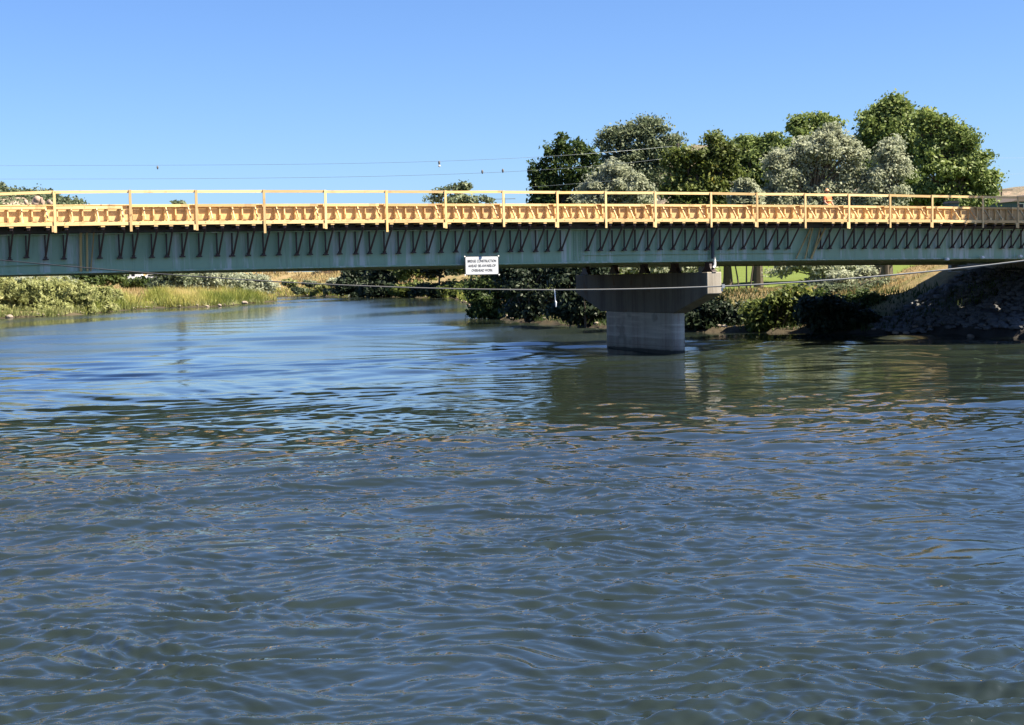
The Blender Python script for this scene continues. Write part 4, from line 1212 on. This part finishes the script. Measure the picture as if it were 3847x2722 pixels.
# stones on the banks
def stones(name, X, Y, smin, smax, mat, label, cat, flat=0.6, sink=0.2, zadd=0.0):
    r = np.random.default_rng(len(X))
    import bmesh
    base = []
    for k in range(4):
        me = rock_mesh(200 + k, mat, 1, 0.3)
        co = np.array([v.co[:] for v in me.vertices]); fc = np.array([p.vertices[:] for p in me.polygons]); base.append((co, fc)); bpy.data.meshes.remove(me)
    Z = ground(X, Y)
    vs = []
    for i in range(len(X)):
        co, fc = base[i % 4]; s = r.uniform(smin, smax) * r.uniform(0.6, 1.0)
        a = r.uniform(0, 6.28); c_, s_ = math.cos(a), math.sin(a)
        q = co * np.array([1.25, 0.9, flat]) * s
        q = np.stack([q[:, 0] * c_ - q[:, 1] * s_, q[:, 0] * s_ + q[:, 1] * c_, q[:, 2]], 1) + np.array([X[i], Y[i], Z[i] + zadd + s * flat * (0.5 - sink)])
        vs.append(q[fc].reshape(-1, 3))
    o = soup(name, np.concatenate(vs), 3, mat)
    tag(o, label, cat, kind='stuff')
    return o
rg = np.random.default_rng(77)
sx, tx = rg.uniform(28.2, 35.0, 2600), rg.uniform(-3, 13.5, 2600)
stones("riprap_stones", ORG[0] + S_[0] * sx + T_[0] * tx, ORG[1] + S_[1] * sx + T_[1] * tx, 0.08, 0.27, M_RIPRAP, "shaded grey riprap stones covering the slope under the bridge", "riprap")
X, Y = along(LEFT[3:13], 260, -0.4, 0.6, 1)
stones("shore_stones", X, Y, 0.06, 0.2, M_ROCK, "small pale stones along the left bank waterline", "stones", 0.6, 0.2, 0.1)
X, Y = along(RIGHT[3:18], 260, -0.5, 0.8, 1)
stones("shore_stones", X, Y, 0.06, 0.2, M_ROCK, "small stones at the foot of the right and far banks", "stones", 0.6, 0.2, 0.06)
for i, (x, y, Y, w, lab) in enumerate(((200, 1178, 172, 14, "tan boulder at the waterline under the second willow on the left"), (35, 1190, 165, 12, "tan boulder at the waterline near the left picture edge"),
                                        (825, 1147, 211, 9, "pale boulder at the tip of the reeds"), (920, 1136, 214, 9, "pale boulder below the drooping olive on the point"),
                                        (780, 1150, 209, 8, "small pale boulder at the reed edge left of the bigger one"),
                                        (1545, 1108, 262, 22, "angular tan rock under the dark far bank trees"))):
    o = put("boulder", ROCKS[i % 5], None, tuple(at(x, y, Y))); k = Y / F_PX
    o.scale = (w * k, w * k * 0.9, w * k * 0.6); o.rotation_euler = (0, 0, i * 1.1); tag(o, lab, "boulder", "boulders on the banks")
for i, (x, y, Y, w, lab) in enumerate(((3362, 1249, 80.5, 13, "pale boulder at the foot of the riprap, leftmost"), (3405, 1250, 80.0, 11, "pale boulder at the foot of the riprap, second from the left"),
                                        (3647, 1261, 77.0, 16, "flat pale boulder at the waterline under the bridge end"))):
    o = put("boulder", ROCKS[(i + 2) % 5], None, tuple(at(x, y, Y))); k = Y / F_PX
    o.scale = (w * k, w * k * 0.8, w * k * 0.5); o.rotation_euler = (0, 0, i * 2.1); tag(o, lab, "boulder", "boulders on the banks")

# ------------------------------------------------------------------ far buildings, vehicles
def zg(x, Y):
    return float(ground(np.array([x]), np.array([Y]))[0])
p = at(496, 1040, 285); k = 285 / F_PX
tr = empty("travel_trailer", (p[0], p[1], p[2] - 0.9), 0.1, "white travel trailer parked on the far left bank beneath the bridge", "trailer")
MB().box(-1.6, 1.6, -1.1, 1.1, 0.45, 1.75).prism([(1.6, 0.45), (2.0, 0.8), (1.9, 1.75), (1.6, 1.75)], -1.1, 1.1).obj("trailer_body", M_WHITE, tr)
for sx in (-0.9, 0.1):
    MB().box(sx, sx + 0.6, -1.12, -1.101, 1.05, 1.45).obj("window", M_BLACK, tr)
for sx in (-0.5, 0.4):
    MB().tube([(sx, -1.12, 0.3), (sx, -0.9, 0.3)], 0.32, 12).obj("wheel", M_BLACK, tr)
p = at(575, 1043, 285)
cr_ = empty("parked_car", (p[0], p[1], p[2] - 0.6), 0.05, "long low white car parked right of the travel trailer", "car")
MB().prism([(-2.1, 0.3), (2.1, 0.3), (2.15, 0.75), (1.2, 0.85), (0.6, 1.3), (-0.9, 1.3), (-1.5, 0.88), (-2.1, 0.8)], -0.85, 0.85).obj("car_body", M_WHITE, cr_)
MB().prism([(-0.8, 0.9), (0.9, 0.88), (0.5, 1.24), (-0.75, 1.24)], -0.87, -0.851).obj("side_window", M_BLACK, cr_)
for sx in (-1.3, 1.3):
    MB().tube([(sx, -0.88, 0.3), (sx, -0.6, 0.3)], 0.31, 12).obj("wheel", M_BLACK, cr_)
p = at(616, 1052, 262)
gp = empty("stone_pillar", (p[0], p[1], zg(p[0], p[1])), 0, "grey square pillar standing left of the olive clump", "pillar")
MB().box(-0.5, 0.5, -0.5, 0.5, -0.2, p[2] - zg(p[0], p[1]) + 0.6).obj("shaft", M_SLAB, gp)
MB().box(-0.6, 0.6, -0.6, 0.6, p[2] - zg(p[0], p[1]) + 0.601, p[2] - zg(p[0], p[1]) + 0.75).obj("capstone", M_SLAB, gp)

M_BROWN = plain("brown_siding", (0.12, 0.085, 0.06), 0.8, 0.25, 1.5)
M_TAN = plain("tan_trim", (0.55, 0.38, 0.2), 0.7)
M_ROOF = plain("brown_roof", (0.10, 0.08, 0.07), 0.85)
p0 = at(1240, 1036, 335); p1 = at(1280, 1036, 335)
hs = empty("brown_house", (p0[0], p0[1], p0[2]), 0.15, "brown walled house on the far bank under the bridge, tan corner post", "house")
wd = (p1[0] - p0[0]) + 1.5
gz_ = zg(p0[0], p0[1]) - p0[2]
MB().box(-wd / 2, wd / 2, 0, 6, min(gz_, 0) - 0.3, 3.0).obj("wall", M_BROWN, hs)
MB().prism([(-wd / 2 - 0.4, 3.001), (wd / 2 + 0.4, 3.001), (0, 4.6)], -0.4, 6.4).obj("roof", M_ROOF, hs)
for sx in (-wd * 0.25, wd * 0.2):
    f_ = MB().box(sx - 0.5, sx + 0.5, -0.05, -0.003, 1.0, 2.1).obj("window", M_TAN, hs)
    MB().box(sx - 0.42, sx + 0.42, -0.07, -0.051, 1.08, 2.02).obj("pane", M_BLACK, f_)
MB().box(wd / 2 - 0.2, wd / 2 + 0.15, -0.15, -0.003, 0, 3.0).obj("corner_post", M_TAN, hs)
M_TURQ = plain("turquoise_panel", (0.06, 0.42, 0.52), 0.5, 0.1)
p = at(1320, 1032, 330)
ds = empty("garden_shed", (p[0], p[1], p[2] - 0.5), 0.1, "small turquoise shed standing right of the brown house", "shed")
MB().box(-0.9, 0.9, 0, 1.6, -0.5, 1.7).obj("wall", M_TURQ, ds)
MB().prism([(-1.05, 1.701), (1.05, 1.701), (0, 2.25)], -0.15, 1.75).obj("roof", M_ROOF, ds)
MB().box(-0.35, 0.35, -0.04, -0.003, -0.4, 1.4).obj("door", M_WHITE, ds)
p = at(1345, 1036, 322)
cr2 = empty("parked_car", (p[0], p[1], p[2] - 0.4), 0.3, "white car nose visible right of the turquoise shed", "car")
MB().prism([(-2.0, 0.3), (2.0, 0.3), (2.05, 0.75), (1.1, 0.85), (0.6, 1.35), (-0.9, 1.35), (-1.4, 0.88), (-2.0, 0.8)], -0.85, 0.85).obj("car_body", M_WHITE, cr2)
MB().prism([(-0.8, 0.9), (0.9, 0.88), (0.5, 1.28), (-0.75, 1.28)], -0.87, -0.851).obj("side_window", M_BLACK, cr2)
for sx in (-1.25, 1.25):
    MB().tube([(sx, -0.88, 0.3), (sx, -0.6, 0.3)], 0.31, 12).obj("wheel", M_BLACK, cr2)
M_DKBLUE = plain("dark_teal_siding", (0.05, 0.085, 0.10), 0.7, 0.2)
p = at(3826, 768, 150)
h2 = empty("teal_house", (p[0], p[1], 5.0), 0.2, "dark teal house beyond the right bridge end at the picture edge", "house")
hz = p[2] - 5.0
MB().box(-0.7, 5, 0, 6, -2, hz + 0.3).obj("wall", M_DKBLUE, h2)
MB().prism([(-0.95, hz + 0.301), (5.3, hz + 0.301), (4.2, hz + 0.95), (0.6, hz + 0.95)], -0.4, 6.4).obj("roof", M_ROOF, h2)
f_ = MB().box(-0.1, 0.6, -0.05, -0.003, hz - 0.5, hz + 0.15).obj("window", M_WHITE, h2)
MB().box(-0.02, 0.52, -0.07, -0.051, hz - 0.42, hz + 0.07).obj("pane", M_BLACK, f_)
p = at(3588, 762, 105)
h3 = empty("dark_shelter", (p[0], p[1], 4.5), 0.1, "dark roofed shelter glimpsed over the form boards under the leaning green tree", "shelter")
hz = p[2] - 4.5
MB().prism([(-0.4, hz), (0.4, hz), (0.22, hz + 0.16), (-0.22, hz + 0.16)], 0, 1.4).obj("roof", M_BLACK, h3)
MB().box(-0.32, 0.32, 0.1, 1.3, -1.5, hz - 0.002).obj("wall", M_DKBLUE, h3)

# ------------------------------------------------------------------ power lines
M_POLE = plain("pole_wood", (0.10, 0.075, 0.06), 0.9, 0.3)
M_WIRE = plain("power_wire", (0.30, 0.33, 0.34), 0.45, 0.1, 2, 0.5, 0.4)
def pole(px, py, Y, arm_w, label, arm_dz=0.35):
    p = at(px, py, Y)
    z0 = zg(p[0], p[1])
    e = empty("utility_pole", (p[0], p[1], z0), 0, label, "utility pole")
    h = p[2] - z0
    MB().tube([(0, 0, -0.5), (0, 0, h)], [0.19, 0.12], 9).obj("pole_shaft", M_POLE, e)
    if arm_w:
        MB().box(-arm_w / 2, arm_w / 2, -0.2, -0.125, h - arm_dz - 0.06, h - arm_dz + 0.06).obj("crossarm", M_POLE, e)
        for sx in (-0.46, -0.2, 0.2, 0.46):
            MB().tube([(sx * arm_w, -0.16, h - arm_dz + 0.061), (sx * arm_w, -0.16, h - arm_dz + 0.26)], 0.05, 7).obj("insulator", M_GALV, e)
    return p
pole(2546, 538, 121, 0, "dark wooden pole top between the airy tree and the yellowing tree")
pole(3762, 699, 230, 3.4, "wooden utility pole with crossarm beyond the right bridge end", 0.6)
pole(1896, 742, 420, 6.0, "distant pole with crossarm showing under the rail left of the big trees")
def wire(pts, r, label, name="power_line"):
    P = [at(*q) for q in pts]
    # smooth catenary-like interpolation through the given points
    t = np.linspace(0, 1, len(P)); tt = np.linspace(0, 1, 60)
    A = np.array(P); deg = min(len(P) - 1, 3)
    C = np.stack([np.polyval(np.polyfit(t, A[:, i], deg), tt) for i in range(3)], 1)
    o0 = C[0]
    o = MB().tube([tuple(c - o0) for c in C], r, 6).obj(name, M_WIRE, None, tuple(o0), smooth=True)
    tag(o, label, "power line", "power lines behind the bridge")
    return C
wA = wire([(-700, 625, 150), (0, 620, 141), (600, 622, 132), (1250, 614, 123), (1650, 604, 117), (2110, 582, 113), (2540, 548, 120)], 0.010, "upper power line crossing the sky on the left into the trees")
wB = wire([(-700, 672, 151), (0, 670, 142), (600, 672, 133), (1250, 666, 124), (1750, 651, 117), (2065, 631, 114), (2520, 595, 112)], 0.011, "lower power line crossing the sky on the left into the trees")
wC = wire([(1990, 701, 114), (2100, 694, 113), (2240, 683, 112), (2330, 676, 111)], 0.010, "short power line length crossing the leftmost big tree low down")
wD = wire([(3560, 580, 150), (3720, 591, 165), (3847, 592, 180), (4300, 585, 220)], 0.011, "power line running out of the trees at the right edge")
wE = wire([(3700, 652, 165), (3762, 655, 170), (3850, 652, 180), (4300, 640, 220)], 0.010, "thin lower power line at the right picture edge")
M_MARK = plain("marker_grey", (0.13, 0.12, 0.12), 0.6)
def mark(px, py, Y, label, white):
    p = at(px, py, Y)
    e = empty("line_marker", tuple(p), 0, label, "line marker", "markers hung on the power lines")
    MB().tube([(0, 0, 0.13), (0, 0, 0.07), (0, 0, -0.02), (0, 0, -0.13), (0, 0, -0.2)], [0.02, 0.07, 0.09, 0.07, 0.02], 8).obj("marker_body", M_MARK, e)
    if white:
        MB().tube([(0, 0, -0.201), (0, 0, -0.30), (0, 0, -0.38)], [0.06, 0.09, 0.03], 8).obj("marker_flap", M_WHITE, e)
mark(592, 627, 132, "small dark marker on the upper power line near the third rail post", False)
mark(1650, 609, 117, "marker with white underside on the upper line near the sky centre", True)
mark(1812, 643, 116.5, "left one of two dark markers on the lower line before the trees", False)
mark(1889, 639, 115.7, "right one of two dark markers on the lower line before the trees", False)

# ------------------------------------------------------------------ worker on the deck
wp = BP(21.5, 8.0, 6.0)
wk = empty("person", wp, TH + 0.2, "worker in orange safety vest and hard hat standing behind the guardrail", "person")
M_SKIN = plain("skin", (0.42, 0.24, 0.16), 0.6, 0.1)
M_VEST = plain("orange_vest", (0.62, 0.15, 0.05), 0.7, 0.08)
M_LIME = plain("reflective_stripe", (0.72, 0.70, 0.25), 0.5, 0.05)
M_PANTS = plain("dark_trousers", (0.05, 0.06, 0.09), 0.9, 0.2)
M_HAT = plain("hard_hat", (0.62, 0.30, 0.14), 0.4, 0.05)
def skin_body(name, verts, edges, radii, mat, parent, root=0):
    me = bpy.data.meshes.new(name); me.from_pydata(verts, edges, []); me.materials.append(mat)
    o = put(name, me, parent)
    o.modifiers.new("skin", 'SKIN'); 
    sv = me.skin_vertices[0].data if me.skin_vertices else None
    if sv is None:
        import bmesh
        bm = bmesh.new(); bm.from_mesh(me); bm.verts.layers.skin.verify(); bm.to_mesh(me); bm.free(); sv = me.skin_vertices[0].data
    for i, r in enumerate(radii):
        sv[i].radius = (r, r) if not hasattr(r, '__len__') else r
    sv[root].use_root = True
    sb = o.modifiers.new("smooth", 'SUBSURF'); sb.levels = 2; sb.render_levels = 2
    return o
bvts = [(0, 0, 0.95), (0, 0, 1.15), (0, 0, 1.38), (0, 0, 1.48), (-0.03, -0.01, 1.57), (-0.04, -0.01, 1.68),
        (-0.19, 0, 1.41), (-0.26, -0.05, 1.14), (-0.20, -0.24, 0.98), (-0.17, -0.31, 0.95), (0.19, 0, 1.41), (0.25, -0.05, 1.14), (0.20, -0.22, 0.96), (0.18, -0.29, 0.93),
        (-0.10, 0, 0.90), (-0.11, -0.02, 0.50), (-0.11, 0.02, 0.08), (-0.11, -0.13, 0.04), (0.10, 0, 0.90), (0.12, -0.01, 0.50), (0.12, 0.03, 0.08), (0.12, -0.12, 0.04)]
bed = [(0, 1), (1, 2), (2, 3), (3, 4), (4, 5), (2, 6), (6, 7), (7, 8), (8, 9), (2, 10), (10, 11), (11, 12), (12, 13), (0, 14), (14, 15), (15, 16), (16, 17), (0, 18), (18, 19), (19, 20), (20, 21)]
brd = [0.15, 0.145, 0.15, 0.06, 0.085, 0.09, 0.065, 0.05, 0.038, 0.04, 0.065, 0.05, 0.038, 0.04, 0.09, 0.065, 0.045, 0.04, 0.09, 0.065, 0.045, 0.04]
skin_body("body", bvts, bed, brd, M_SKIN, wk)
skin_body("vest", [(0, 0, 0.90), (0, 0, 1.15), (0, 0, 1.36), (0, 0, 1.47), (-0.20, 0, 1.41), (-0.25, -0.03, 1.22), (0.20, 0, 1.41), (0.24, -0.03, 1.22)], [(0, 1), (1, 2), (2, 3), (2, 4), (4, 5), (2, 6), (6, 7)], [0.175, 0.175, 0.175, 0.09, 0.085, 0.07, 0.085, 0.07], M_VEST, wk)
skin_body("trousers", [(0, 0, 0.93), (-0.10, 0, 0.87), (-0.11, -0.02, 0.5), (-0.11, 0.02, 0.1), (0.10, 0, 0.87), (0.12, -0.01, 0.5), (0.12, 0.03, 0.1)], [(0, 1), (1, 2), (2, 3), (0, 4), (4, 5), (5, 6)], [0.155, 0.105, 0.08, 0.065, 0.105, 0.08, 0.065], M_PANTS, wk)
for z in (1.02, 1.22):
    MB().tube([(0, 0, z - 0.03), (0, 0, z + 0.03)], 0.195, 14).obj("vest_stripe", M_LIME, wk)
hat = MB(); hat.tube([(-0.04, -0.01, 1.70), (-0.04, -0.01, 1.74), (-0.04, -0.01, 1.79), (-0.04, -0.01, 1.825)], [0.118, 0.112, 0.088, 0.03], 12)
hat.tube([(-0.055, -0.03, 1.695), (-0.055, -0.03, 1.708)], 0.15, 12)
hat.obj("hard_hat", M_HAT, wk, smooth=False)
